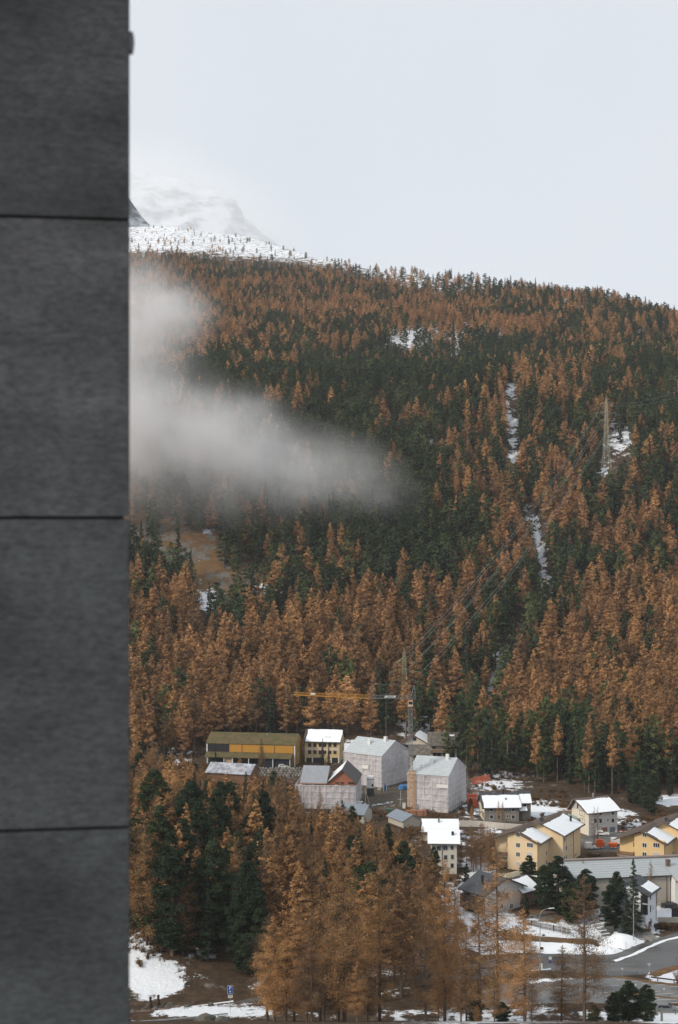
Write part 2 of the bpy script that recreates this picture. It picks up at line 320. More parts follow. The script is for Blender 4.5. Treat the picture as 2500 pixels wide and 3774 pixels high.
# ------------------------------------------------------------------ tree meshes
def leaves(P, size, elong=1.6, up=0.0, rng=RNG, nrm=None, bias=1.3):
    n = len(P); N_ = rng.normal(size=(n, 3))
    if nrm is not None: N_ = N_*.8+nrm*bias
    N_ /= np.linalg.norm(N_, axis=1)[:, None]+1e-9
    a = rng.normal(size=(n, 3)); a[:, 2] += up; a -= (a*N_).sum(1)[:, None]*N_; a /= np.linalg.norm(a, axis=1)[:, None]+1e-9
    b = np.cross(N_, a); s = size*rng.uniform(.6, 1.35, (n, 1))
    V = np.stack([P-b*s*.5, P+b*s*.5, P+a*s*elong], 1).reshape(-1, 3); return V, np.arange(3*n).reshape(-1, 3)
def tri_mesh(name, V, Fc, m): return npmesh(name, V, Fc, m)
def larch(H, nb, per, size, seed, bare=0.0, R0=3.1, base=.24, twig=True, mt=None, rag=.22):
    rng = np.random.default_rng(seed); tr = MB(); P = []
    lean = rng.normal(size=2)*.012*H; segs = 6; pr = None
    for i in range(segs+1):
        t = i/segs; q = Vector((lean[0]*t*t, lean[1]*t*t, H*t)); rr = .30*(1-t)**.8*H/25+.02
        if pr is not None: tr.tube(pr[0], q, pr[1], rr, 6, False)
        pr = (q, rr)
    sec = rng.uniform(1-rag, 1+rag, 8); Nn = []
    for k in range(nb):
        t = base+(1-base)*((k+rng.random())/nb)**.92; z = H*t
        prof = min(1.0, (t-base)/.14+.5)*min(1.0, (1-t)/.50)**.80*(1-.12*max(0, .5-t))+.03
        az = rng.random()*2*math.pi; L = R0*H/25*prof*rng.uniform(.98-2*rag, 1.04+.3*rag)*sec[int(az/6.284*8) % 8]
        if rng.random() < .3*rag: L *= 1.25
        d = np.array([math.cos(az), math.sin(az), 0]); droop = rng.uniform(-.05, .38)*(1-t)*1.3
        st = np.array([lean[0]*t*t, lean[1]*t*t, z])
        def pt(s): return st+d*L*s+np.array([0, 0, 1])*L*(-droop*s*1.3+.38*s*s*(1-.4*droop))
        if twig and L > .6:
            tr.tube(pt(0), pt(.55), .055*L/3+.015, .03, 3, False); tr.tube(pt(.55), pt(1.0), .03, .008, 3, False)
            for q in range(int(5+bare*14)):
                s = rng.uniform(.3, 1); p = pt(s); e = p+np.array([rng.normal()*.25, rng.normal()*.25, -rng.uniform(.1, .5)])*L*.4
                tr.tube(p, e, .014, .004, 3, False)
        m = int(per*(L/R0)**1.2*(1-bare))+1
        s = rng.beta(2.1, 1.25, m); B = np.array([pt(x) for x in s])
        off = rng.normal(size=(m, 3))*np.array([.17, .17, .10])*L*(1.15-s[:, None]*.5)
        off[:, 2] -= np.abs(rng.normal(size=m))*.10*L
        P.append(B+off); Nn.append(np.tile(d*1.0+np.array([0, 0, .75]), (m, 1)))
    P = np.vstack(P); V, Fc = leaves(P, size, 1.7, -.15, rng, np.vstack(Nn), 1.3)
    return tr.mesh('larch_trunk', M_BARK if bare < .5 else M_TWIG), tri_mesh('larch_crown', V, Fc, mt or M_LARCH)
def pine(H, nl, per, size, seed, R0=2.9, base=.12, mt=None):
    rng = np.random.default_rng(seed); tr = MB(); tr.tube((0, 0, 0), (0, 0, H*.5), .32*H/18, .2*H/18, 6, False); tr.tube((0, 0, H*.5), (0, 0, H*.97), .2*H/18, .03, 5, False)
    P = []; D = []
    for k in range(nl):
        t = base+(1-base)*(k+rng.random())/nl; az = rng.random()*6.283
        prof = (min(1, (t-base)/.2+.5))*(1-max(0, (t-.45)/.55)**2.2)**.65
        Rr = R0*H/18*prof*rng.uniform(.45, 1.0); cr = R0*H/18*rng.uniform(.28, .44)*(1 if t < .85 else .65)
        c = np.array([math.cos(az)*Rr, math.sin(az)*Rr, H*t-.02*H]); n = max(3, int(per*(cr/1.0)**1.5))
        tr.tube((0, 0, H*t-.25*Rr), c, .05, .02, 3, False)
        d = rng.normal(size=(n, 3)); d /= np.linalg.norm(d, axis=1)[:, None]; d[:, 2] = np.where(d[:, 2] < -.2, -d[:, 2]*.5, d[:, 2])
        P.append(c+d*cr*np.array([1, 1, .8])*rng.uniform(.55, 1.02, (n, 1))); D.append(d+np.array([0, 0, .6]))
    V, Fc = leaves(np.vstack(P), size, 1.5, .2, rng, np.vstack(D), 1.4)
    return tr.mesh('pine_trunk', M_BARK), tri_mesh('pine_crown', V, Fc, mt or M_PINE)
def spruce(H, nb, per, size, seed, R0=3.0, base=.08):
    rng = np.random.default_rng(seed); tr = MB(); tr.tube((0, 0, 0), (0, 0, H), .30*H/22, .02, 6, False); P = []; D = []
    for k in range(nb):
        t = base+(1-base)*(k+rng.random())/nb; L = R0*H/22*(1-t)**.85*rng.uniform(.7, 1.15)+.12; az = rng.random()*6.283
        d = np.array([math.cos(az), math.sin(az), 0]); m = max(3, int(per*(L/R0)**1.1)); s = rng.beta(1.7, 1.1, m)
        st = np.array([0, 0, H*t]); droop = .32*(1-t)+.05
        B = st+d*L*s[:, None]+np.array([0, 0, 1])*(L*(-droop*s-.15*s+.22*s*s))[:, None]
        tr.tube(st, B[np.argmax(s)], .04, .01, 3, False)
        lat = np.array([-d[1], d[0], 0]); B = B+lat*(rng.normal(size=(m, 1))*.22*L*(1.1-s[:, None]))
        B[:, 2] -= np.abs(rng.normal(size=m))*.09*L; P.append(B); D.append(np.tile(d+np.array([0, 0, .9]), (m, 1)))
    V, Fc = leaves(np.vstack(P), size, 1.5, -.1, rng, np.vstack(D), 1.2)
    return tr.mesh('spruce_trunk', M_BARK), tri_mesh('spruce_crown', V, Fc, M_SPRUCE)
# sets: near (detailed), mid (individual trees at the foot of the slope), far (the forest)
L_NEAR = [larch(25, 135, 170, .155, 100+i, bare=(.15, .35, .2, .45, .6)[i], R0=(4.3, 3.7, 4.9, 4.3, 4.6)[i], base=.13, mt=(M_LARCHN, M_LARCHD, M_LARCHD, M_LARCHD, M_LARCHN)[i]) for i in range(5)]
L_HERO = [larch(25, 140, 300, .112, 150+i, bare=(.1, .3, .2, .45, .6)[i], R0=(4.3, 3.7, 4.9, 4.3, 4.6)[i], base=.13, mt=(M_LARCHN, M_LARCHD, M_LARCHD, M_LARCHD, M_LARCHN)[i]) for i in range(5)]
L_BARE = [larch(22, 90, 60, .14, 130+i, bare=.85, R0=4.0, base=.2, mt=M_LARCHD) for i in range(2)]
L_MID = [larch(25, 80, 80, .27, 200+i, bare=(.1, 0, .2, 0)[i], R0=(2.8, 3.1, 2.6, 3.2)[i], base=(.34, .3, .4, .26)[i], rag=.10, mt=M_LARCHN) for i in range(4)]
L_FAR = [larch(25, 70, 56, .34, 300+i, R0=(3.1, 3.5, 2.9, 3.3, 3.8)[i], base=(.22, .16, .28, .2, .12)[i], twig=False, rag=.07) for i in range(5)]
L_LOW = [larch(25, 70, 56, .34, 350+i, R0=(2.9, 3.3, 3.1)[i], base=(.26, .2, .32)[i], twig=False, rag=.08, mt=(M_LARCHN, M_LARCHD, M_LARCHN)[i]) for i in range(3)]
P_NEAR = [pine(18, 130, 210, .20, 400+i, R0=(2.9, 3.3, 2.6)[i], base=.08, mt=M_PINEN) for i in range(3)]
P_MID = [pine(18, 42, 55, .42, 500+i, R0=(2.6, 3.0, 2.4)[i]) for i in range(3)]
P_FAR = [pine(18, 30, 34, .60, 600+i, R0=(2.6, 3.0, 2.4, 2.8)[i]) for i in range(4)]
S_NEAR = [spruce(22, 150, 120, .20, 700+i, R0=(3.2, 2.6)[i]) for i in range(2)]
S_MID = [spruce(22, 75, 42, .42, 720+i, R0=(2.7, 2.3)[i]) for i in range(2)]
HT = {'larch': 25., 'pine': 18., 'spruce': 22.}
def tree(kind, meshes, X, Y, H, label, group=None, ws=1.0, z=None):
    s = H/HT[kind]; nm = {'larch': 'larch_tree', 'pine': 'stone_pine', 'spruce': 'spruce_tree'}[kind]
    o = empty(nm, (X, Y, (tz(X, Y) if z is None else z)-.15), random.random()*6.28, label, {'larch': 'larch', 'pine': 'pine', 'spruce': 'spruce'}[kind], group)
    o.scale = (s*ws, s*ws, s); link('trunk', meshes[0], o); link('crown', meshes[1], o); return o

# ------------------------------------------------------------------ forest on the slope
GRIDL = ["8853356776655444", "9567888776553333", "9478898887676533", "8875444333356754", "5843311122254442", "3532211112345542",
         "3332211232354532", "3332111333444422", "3332222423556322", "4332233223666333", "4433323212667554", "4432222213671565",
         "5432234567611656", "6533347888515667", "9886889988227778", "8888888986178888", "8888888875488888", "7788877655688888",
         "7788665543475777", "8888877777765444", "8888888877755443", "8888888877755443"]
GL = np.array([[int(c)/9. for c in r] for r in GRIDL])
def larch_frac(px, py):
    gx = np.clip((px/K-340)/80, 0, 14.999); gy = np.clip((py/K-600)/60, 0, 20.999); i = gx.astype(int); j = gy.astype(int); fx = gx-i; fy = gy-j
    return (GL[j, i]*(1-fx)+GL[j, i+1]*fx)*(1-fy)+(GL[j+1, i]*(1-fx)+GL[j+1, i+1]*fx)*fy
CLEAR = [(a*K, b*K, c*K, d*K, v) for a, b, c, d, v in [
    (940, 790, 62, 30, .84), (1250, 850, 140, 50, .3), (1000, 1000, 90, 60, .28), (1060, 800, 60, 40, .35), (1430, 1035, 46, 44, 1.02), (1400, 1085, 22, 25, .8), (385, 1225, 120, 50, .72), (480, 1270, 70, 40, .5), (600, 1360, 160, 26, .75), (650, 995, 22, 20, .7),
    (480, 1400, 35, 25, .6), (1150, 1575, 14, 45, .9), (1310, 985, 16, 25, .7), (590, 960, 40, 15, .5), (740, 1130, 30, 40, .5), (980, 1660, 70, 26, .8), (500, 945, 60, 30, .5),
    (450, 1640, 1, 1, 0), (830, 1735, 70, 30, .8), (1230, 1830, 90, 30, .9), (1100, 1790, 70, 26, .6), (1290, 1900, 120, 40, 1), (1520, 1850, 60, 40, .8)]]
CLEAR = [(a, b+(18 if b/K < 900 else 28 if b/K < 1100 else 38)*K*(b/K < 1450), c, d+(18 if b/K < 900 else 28 if b/K < 1100 else 38)*K*(b/K < 1450), v) for a, b, c, d, v in CLEAR]
def scatter():
    out = []
    Yv = 506.0
    while Yv < 2320:
        sp = 5.2 if Yv < 900 else 5.2+min(1.5, (Yv-900)*.004)
        xa = (60-CX)/F*Yv; xb = (2760-CX)/F*Yv; n = int((xb-xa)/sp)
        X = np.linspace(xa, xb, n)+RNG.uniform(-.48, .48, n)*sp; Y = Yv+RNG.uniform(-.5, .5, n)*sp
        out.append(np.stack([X, Y], 1)); Yv += sp
    P = np.vstack(out); X, Y = P.T; z = terrain(X, Y); u = CX+F*X/Y; py = HZ-z*F/Y
    h = np.interp(Y, [600, 900, 1300, 1700, 1900, 2300], [23, 19, 14.5, 12, 8.0, 5.5])*RNG.uniform(.72, 1.2, len(X))
    pc = py-.55*h*F/Y
    dens = 1-blobs(u, py, CLEAR)
    dens -= 1.4*np.clip(gully(u, Y)*2.2-.6, 0, 1)*(vnoise(X/9, Y/9, 31) < .9)
    top = np.interp(u, [480, 1100, 1250, 1700, 2500], [1830, 1720, 1640, 1490, 1500])
    up = np.clip((Y-top)/120, 0, 1); dens *= 1-up*np.interp(u, [1100, 1500, 2500], [.93, .86, .4])
    dens *= .70+.55*vnoise(X/26, Y/26, 33)
    dens *= Y > np.interp(u, [480, 720, 760, 1120, 1300, 1600, 1690, 1760, 2090, 2120, 2290, 2320, 2500], [572, 575, 600, 604, 606, 606, 545, 528, 524, 500, 498, 512, 512])
    dens *= np.where((Y < 640) & (u > 1100) & (u < 1720), .45, 1)
    keep = RNG.random(len(X)) < dens
    fr = larch_frac(u, pc); low = np.clip((pc-2050)/150, 0, 1); fr = fr*(.88+.10*low)+np.where(fr > .55, .16, 0)*low+(vnoise(X/24, Y/34, 35)-.5)*.85+(vnoise(X/70, Y/80, 36)-.5)*.35
    isl = RNG.random(len(X)) < np.clip(np.clip(fr, 0, 1)**1.25, 0.02, .97)
    h = np.where(isl, h, h*.92)
    return X[keep], Y[keep], z[keep], h[keep], isl[keep], u[keep], pc[keep]
FX, FY, FZ, FH, FL, FU, FPC = scatter()
LMU = [600, 745, 860, 1000, 1120, 1280, 1420, 1560, 1700, 1800, 1900, 1990, 2080, 2170, 2260, 2350, 2430]
LM = ['beside the pillar left of the village', 'on the slope left of the mustard hall', 'behind the left end of the mustard hall', 'behind the middle of the mustard hall', 'behind the chimney end of the mustard hall', 'behind the cream yellow house', 'behind the left wrapped house', 'behind the gabled chalet and pylon', 'behind the stone roofed chalet',
      'behind the right wrapped house and orange netting', 'behind the ridge of the grey house', 'behind the extension of the grey house', 'above the brown grass between grey and white houses', 'behind the left half of the white house', 'behind the right half of the white house', 'just right of the white house', 'behind the roof of the right yellow house', 'at the right edge of the view']
def place_forest():
    ordr = np.argsort(FY); cnt = {True: 0, False: 0}; lim = {True: 60, False: 110}; rest = []
    for i in ordr:
        l = bool(FL[i]); vis = 470 < FU[i] < 2510
        if vis and cnt[l] < lim[l] and FY[i] < 760:
            cnt[l] += 1
            side = LM[int(np.searchsorted(LMU, FU[i]))]; row = 'front row ' if FY[i] < np.interp(FU[i], [480, 1690, 1760, 2500], [600, 625, 545, 530]) else 'second row '
            sz = 'tall ' if FH[i] > 24 else ('short ' if FH[i] < 19 else '')
            if l: tree('larch', L_MID[i % 4], FX[i], FY[i], FH[i]*1.08, sz+row+'larch '+side, 'larches at the slope foot')
            elif i % 4 == 0: tree('spruce', S_MID[i % 2], FX[i], FY[i], FH[i]*1.1, sz+row+'dark spruce '+side, 'spruces at the slope foot')
            else: tree('pine', P_MID[i % 3], FX[i], FY[i], FH[i]*1.05, sz+row+'dark pine '+side, 'pines at the slope foot')
        else: rest.append(i)
    return np.array(rest)
REST = place_forest()
def joined(tm, cm, name):
    me = bpy.data.meshes.new(name); n1 = len(tm.vertices)
    a = np.empty(n1*3, np.float32); tm.vertices.foreach_get('co', a); b = np.empty(len(cm.vertices)*3, np.float32); cm.vertices.foreach_get('co', b)
    fa = [tuple(p.vertices) for p in tm.polygons]; n2 = len(cm.vertices)//3
    fb = [(n1+3*i, n1+3*i+1, n1+3*i+2) for i in range(n2)]
    me.from_pydata(np.concatenate([a, b]).reshape(-1, 3).tolist(), [], fa+fb)
    me.materials.append(tm.materials[0]); me.materials.append(cm.materials[0])
    me.polygons.foreach_set('material_index', [0]*len(fa)+[1]*len(fb)); me.update(); return me
def forest_stuff(name, idx, pairs, H0, label, cat, src=None, ixs=None):
    FX, FY, FZ, FH = src if src else (globals()['FX'], globals()['FY'], globals()['FZ'], globals()['FH'])
    coll = bpy.data.collections.new(name+'_shapes')
    for k, (t, c) in enumerate(pairs): coll.objects.link(bpy.data.objects.new(f'{cat}_shape_{k:02d}', joined(t, c, f'{cat}_shape')))
    P = np.stack([FX[idx], FY[idx], FZ[idx]-.15], -1); me = bpy.data.meshes.new(name); me.from_pydata(P.tolist(), [], [])
    sv = FH[idx]/H0; wf = np.interp(FY[idx], [650, 1000, 1300, 1900, 2300], [1.28, 1.42, 1.75, 1.7, 1.2])*RNG.uniform(.85, 1.15, len(idx))*(1.0 if 'larch' in name else .88)
    a = me.attributes.new('sc', 'FLOAT_VECTOR', 'POINT'); a.data.foreach_set('vector', np.stack([sv*wf, sv*wf, sv], -1).ravel().astype(np.float32))
    a = me.attributes.new('rz', 'FLOAT', 'POINT'); a.data.foreach_set('value', RNG.uniform(0, 6.28, len(idx)).astype(np.float32))
    a = me.attributes.new('ix', 'INT', 'POINT'); a.data.foreach_set('value', (ixs if ixs is not None else RNG.integers(0, len(pairs), len(idx))).astype(np.int32))
    o = link(name, me); tag(o, label, cat, kind='stuff')
    ng = bpy.data.node_groups.new(name, 'GeometryNodeTree')
    ng.interface.new_socket('Geometry', in_out='INPUT', socket_type='NodeSocketGeometry'); ng.interface.new_socket('Geometry', in_out='OUTPUT', socket_type='NodeSocketGeometry')
    N = ng.nodes; L = ng.links; gi = N.new('NodeGroupInput'); go = N.new('NodeGroupOutput'); ip = N.new('GeometryNodeInstanceOnPoints')
    ci = N.new('GeometryNodeCollectionInfo'); ci.inputs['Collection'].default_value = coll; ci.inputs['Separate Children'].default_value = True; ci.inputs['Reset Children'].default_value = True
    def attr(n, ty): q = N.new('GeometryNodeInputNamedAttribute'); q.data_type = ty; q.inputs['Name'].default_value = n; return q.outputs['Attribute']
    cb = N.new('ShaderNodeCombineXYZ'); L.new(attr('rz', 'FLOAT'), cb.inputs['Z'])
    ip.inputs['Pick Instance'].default_value = True
    L.new(gi.outputs[0], ip.inputs['Points']); L.new(ci.outputs[0], ip.inputs['Instance']); L.new(attr('ix', 'INT'), ip.inputs['Instance Index'])
    L.new(cb.outputs[0], ip.inputs['Rotation']); L.new(attr('sc', 'FLOAT_VECTOR'), ip.inputs['Scale']); L.new(ip.outputs[0], go.inputs[0])
    md = o.modifiers.new('scatter', 'NODES'); md.node_group = ng; return o
li = REST[FL[REST]]; pi_ = REST[~FL[REST]]
pl_ = np.interp(FY[li], [640, 780, 950], [.7, .45, .1]); ixl = np.where(RNG.random(len(li)) < pl_, 5+RNG.integers(0, 3, len(li)), RNG.integers(0, 5, len(li)))
forest_stuff('larch_forest', li, L_FAR+L_LOW, 25., 'orange larch forest covering the mountainside above the village', 'forest', ixs=ixl)
forest_stuff('pine_forest', pi_, P_FAR+[S_MID[1]], 18., 'dark green pine forest mixed among the larches on the mountainside', 'forest')
print('trees', len(FX), len(li), len(pi_))
# ------------------------------------------------------------------ stone pillar beside the camera
TH = R(8.4)
pe = at(478, 1887, 2.6)
pil = empty('stone_pillar', (pe[0], pe[1], -1.4), TH, 'dark grey slate clad pillar close to the camera, filling the left edge', 'pillar')
def slab_mat(name, c):
    m = bpy.data.materials.new(name); t, b = nodes_of(m); N = t.nodes; L = t.links
    b.inputs['Roughness'].default_value = .7; b.inputs['Specular IOR Level'].default_value = .25
    tcn = N.new('ShaderNodeTexCoord'); g = N.new('ShaderNodeNewGeometry')
    def nz_(s, st, d=6, r=.7):
        mp = N.new('ShaderNodeMapping'); mp.inputs['Scale'].default_value = st; mp.inputs['Rotation'].default_value = (0, .06, 0); L.new(g.outputs['Position'], mp.inputs['Vector'])
        n = N.new('ShaderNodeTexNoise'); n.inputs['Scale'].default_value = s; n.inputs['Detail'].default_value = d; n.inputs['Roughness'].default_value = r; L.new(mp.outputs[0], n.inputs['Vector']); return n.outputs['Fac']
    r1 = N.new('ShaderNodeValToRGB'); r1.color_ramp.elements[0].position = .36; r1.color_ramp.elements[1].position = .66
    r1.color_ramp.elements[0].color = tuple(x*.50 for x in c)+(1,); r1.color_ramp.elements[1].color = tuple(x*1.75 for x in c)+(1,)
    L.new(nz_(48, (1, 1, 2.6), 8, .85), r1.inputs['Fac'])
    r2 = N.new('ShaderNodeMapRange'); r2.inputs['From Min'].default_value = .3; r2.inputs['From Max'].default_value = .7; r2.inputs['To Min'].default_value = .62; r2.inputs['To Max'].default_value = 1.4
    L.new(nz_(3.0, (1, 1, 2.2), 4, .55), r2.inputs['Value'])
    v = N.new('ShaderNodeVectorMath'); v.operation = 'SCALE'; L.new(r1.outputs['Color'], v.inputs[0]); L.new(r2.outputs[0], v.inputs['Scale'])
    r3 = N.new('ShaderNodeMapRange'); r3.inputs['From Min'].default_value = .60; r3.inputs['From Max'].default_value = .70; r3.inputs['To Max'].default_value = .55; L.new(nz_(7, (1, 1, 9), 6, .7), r3.inputs['Value'])
    mi = N.new('ShaderNodeMixRGB'); L.new(r3.outputs[0], mi.inputs[0]); L.new(v.outputs[0], mi.inputs[1]); mi.inputs[2].default_value = tuple(min(1, x*2.3) for x in c)+(1,)
    L.new(mi.outputs[0], b.inputs['Base Color'])
    bp = N.new('ShaderNodeBump'); bp.inputs['Strength'].default_value = .35; bp.inputs['Distance'].default_value = .004; L.new(nz_(60, (1, 1, 2)), bp.inputs['Height']); L.new(bp.outputs[0], b.inputs['Normal']); return m
SL = [slab_mat('slate_neutral', (.033, .034, .035)), slab_mat('slate_grey', (.044, .044, .045)), slab_mat('slate_green', (.037, .039, .0395)), slab_mat('slate_blue', (.037, .0393, .040))]
def zpil(y, Y=2.56): return -(y-HZ)/F*Y
jy = [-350, 793, 1909, 3068, 4200]
for k in range(4):
    zt = zpil(jy[k])-.0026+1.4; zb = zpil(jy[k+1])+.0026+1.4
    mb = MB(); c_ = .0015; x0, x1 = -.62, 0
    pr = [(x0, 0, zb+c_), (x0, 0, zt-c_), (x0, c_, zt), (x0, .03, zt), (x0, .03, zb), (x0, c_, zb)]
    mb.prism(pr, (x1-x0-c_, 0, 0)); mb.box(x1-c_-.0005, x1, c_, .03, zb, zt)
    o = mb.obj('slab', SL[k], pil)
MB().box(-.62, -.012, .031, .30, -.6, 3.2).obj('core', mat('dark_mortar', (.02, .02, .018), .95, .2, 20), pil)
mb = MB(); mb.prism([(0, 0, 0), (.016, 0, .001), (.0185, 0, .012), (.019, 0, .018), (.0185, 0, .024), (.016, 0, .0345), (0, 0, .0345)], (0, .03, 0))
mb.obj('bracket', mat('bracket_metal', (.14, .14, .145), .5, .15, 30, metal=.3), pil, (-.010, .012, zpil(150)+1.4))

# ------------------------------------------------------------------ haze and mist
zmin = float(ZZ.min())
hz = MB().box(-5200, 5200, -60, 7600, min(zmin, -300)-20, 1450).obj('haze', None)
m = bpy.data.materials.new('haze'); m.use_nodes = True; t = m.node_tree; t.nodes.clear(); o_ = t.nodes.new('ShaderNodeOutputMaterial'); pv = t.nodes.new('ShaderNodeVolumePrincipled')
pv.inputs['Color'].default_value = (.92, .95, 1, 1); pv.inputs['Density'].default_value = 0.00005; t.links.new(pv.outputs[0], o_.inputs['Volume'])
hz.data.materials.append(m); tag(hz, 'thin pale haze in the valley air', None, kind='stuff')
def cloud(name, bl, dens, nscale, seed, label, cmul=(4.2, -1.45), ctr=None, col=(.97, .955, .95)):
    """bl: (px,py,Y, rx_px, ry_px, ry_m, amp) -> closed box with gaussian puffs of density inside"""
    C = [(at(a, b, Y), (rx*Y/F, rm, ry*Y/F), amp) for a, b, Y, rx, ry, rm, amp in bl]
    lo = [min(c[0][i]-2.1*c[1][i] for c in C) for i in range(3)]; hi = [max(c[0][i]+2.1*c[1][i] for c in C) for i in range(3)]
    o = MB().box(lo[0], hi[0], lo[1], hi[1], lo[2], hi[2]).obj(name, None)
    m = bpy.data.materials.new(name); m.use_nodes = True; t = m.node_tree; t.nodes.clear(); N = t.nodes; L = t.links
    ou = N.new('ShaderNodeOutputMaterial'); pv = N.new('ShaderNodeVolumePrincipled'); pv.inputs['Color'].default_value = (*col, 1); pv.inputs['Anisotropy'].default_value = .25
    L.new(pv.outputs[0], ou.inputs['Volume']); g = N.new('ShaderNodeNewGeometry')
    n0 = N.new('ShaderNodeTexNoise'); n0.inputs['Scale'].default_value = nscale*.6; n0.inputs['Detail'].default_value = 2; L.new(g.outputs['Position'], n0.inputs['Vector'])
    wv = N.new('ShaderNodeVectorMath'); wv.operation = 'SUBTRACT'; L.new(n0.outputs['Color'], wv.inputs[0]); wv.inputs[1].default_value = (.5, .5, .5)
    ws = N.new('ShaderNodeVectorMath'); ws.operation = 'SCALE'; L.new(wv.outputs[0], ws.inputs[0]); ws.inputs['Scale'].default_value = .9/nscale
    wp = N.new('ShaderNodeVectorMath'); wp.operation = 'ADD'; L.new(g.outputs['Position'], wp.inputs[0]); L.new(ws.outputs[0], wp.inputs[1])
    acc = None
    for c, r, amp in C:
        s = N.new('ShaderNodeVectorMath'); s.operation = 'SUBTRACT'; L.new(wp.outputs[0], s.inputs[0]); s.inputs[1].default_value = c
        d = N.new('ShaderNodeVectorMath'); d.operation = 'DIVIDE'; L.new(s.outputs[0], d.inputs[0]); d.inputs[1].default_value = r
        q = N.new('ShaderNodeVectorMath'); q.operation = 'DOT_PRODUCT'; L.new(d.outputs[0], q.inputs[0]); L.new(d.outputs[0], q.inputs[1])
        e = N.new('ShaderNodeMath'); e.operation = 'MULTIPLY'; L.new(q.outputs['Value'], e.inputs[0]); e.inputs[1].default_value = -1
        x = N.new('ShaderNodeMath'); x.operation = 'EXPONENT'; L.new(e.outputs[0], x.inputs[0])
        y = N.new('ShaderNodeMath'); y.operation = 'MULTIPLY_ADD'; L.new(x.outputs[0], y.inputs[0]); y.inputs[1].default_value = amp
        if acc is None: y.inputs[2].default_value = -.025
        else: L.new(acc, y.inputs[2])
        acc = y.outputs[0]
    n = N.new('ShaderNodeTexNoise'); n.inputs['Scale'].default_value = nscale; n.inputs['Detail'].default_value = 7; n.inputs['Roughness'].default_value = .72
    L.new(g.outputs['Position'], n.inputs['Vector'])
    k = N.new('ShaderNodeMath'); k.operation = 'MULTIPLY_ADD'; L.new(n.outputs['Fac'], k.inputs[0]); k.inputs[1].default_value = cmul[0]; k.inputs[2].default_value = cmul[1]
    k2 = N.new('ShaderNodeMath'); k2.operation = 'MAXIMUM'; L.new(k.outputs[0], k2.inputs[0]); k2.inputs[1].default_value = 0.02
    a2 = N.new('ShaderNodeMath'); a2.operation = 'MAXIMUM'; L.new(acc, a2.inputs[0]); a2.inputs[1].default_value = 0
    p = N.new('ShaderNodeMath'); p.operation = 'MULTIPLY'; L.new(a2.outputs[0], p.inputs[0]); L.new(k2.outputs[0], p.inputs[1])
    p2 = N.new('ShaderNodeMath'); p2.operation = 'MULTIPLY'; L.new(p.outputs[0], p2.inputs[0]); p2.inputs[1].default_value = dens; L.new(p2.outputs[0], pv.inputs['Density'])
    o.data.materials.append(m); tag(o, label, None, kind='stuff'); return o
cloud('mist_bank', [(430, 1190, 800, 190, 150, 42, 1.5), (620, 1150, 800, 110, 70, 30, 1.0), (430, 1330, 800, 80, 120, 30, .3), (450, 1560, 790, 190, 180, 42, 1.7), (710, 1620, 785, 200, 125, 38, 1.4),
      (930, 1690, 780, 190, 125, 36, .9), (1150, 1745, 775, 190, 105, 32, .6), (1370, 1810, 772, 150, 90, 26, .26), (620, 1830, 775, 360, 100, 26, .25), (1150, 1880, 772, 280, 80, 22, .13), (900, 1480, 782, 90, 60, 20, .35)],
      0.042, .040, 3, 'grey white bank of mist drifting across the forested slope')
cloud('peak_cloud', [(420, 700, 4300, 260, 130, 260, 1.0), (650, 790, 4300, 220, 70, 200, .5), (960, 860, 4300, 110, 90, 200, 1.2), (760, 690, 4300, 180, 60, 200, .45), (860, 790, 4300, 100, 80, 200, .35)],
      0.0095, .0030, 5, 'pale cloud swallowing the snow covered peak', cmul=(3.0, -1.0), col=(1, 1, 1))

# ------------------------------------------------------------------ buildings
M_RTILE = mat('brown_grey_tiles', (.105, .085, .072), .85, .3, 1.2, c2=(.07, .055, .048), c2s=.8)
M_GREYR = mat('anthracite_roof', (.055, .06, .068), .6, .2, 1)
M_BLUEG = mat('blue_grey_sheet_roof', (.20, .235, .28), .5, .12, .8)
WIN = {}
def win_mesh(w, h, n, fm):
    k = (round(w, 2), round(h, 2), n, fm.name)
    if k not in WIN:
        t = min(.09, w*.12); f = MB()
        f.box(-w/2-t, -w/2, -.07, .03, -h/2, h/2); f.box(w/2, w/2+t, -.07, .03, -h/2, h/2); f.box(-w/2-t, w/2+t, -.07, .03, h/2, h/2+t); f.box(-w/2-t-.05, w/2+t+.05, -.10, .03, -h/2-t, -h/2)
        for i in range(1, n): x = -w/2+w*i/n; f.box(x-t*.45, x+t*.45, -.055, .01, -h/2, h/2)
        p = MB().box(-w/2, w/2, -.012, .01, -h/2, h/2); WIN[k] = (f.mesh('window', fm), p.mesh('pane', M_GLASS))
    return WIN[k]
SHUT = {}
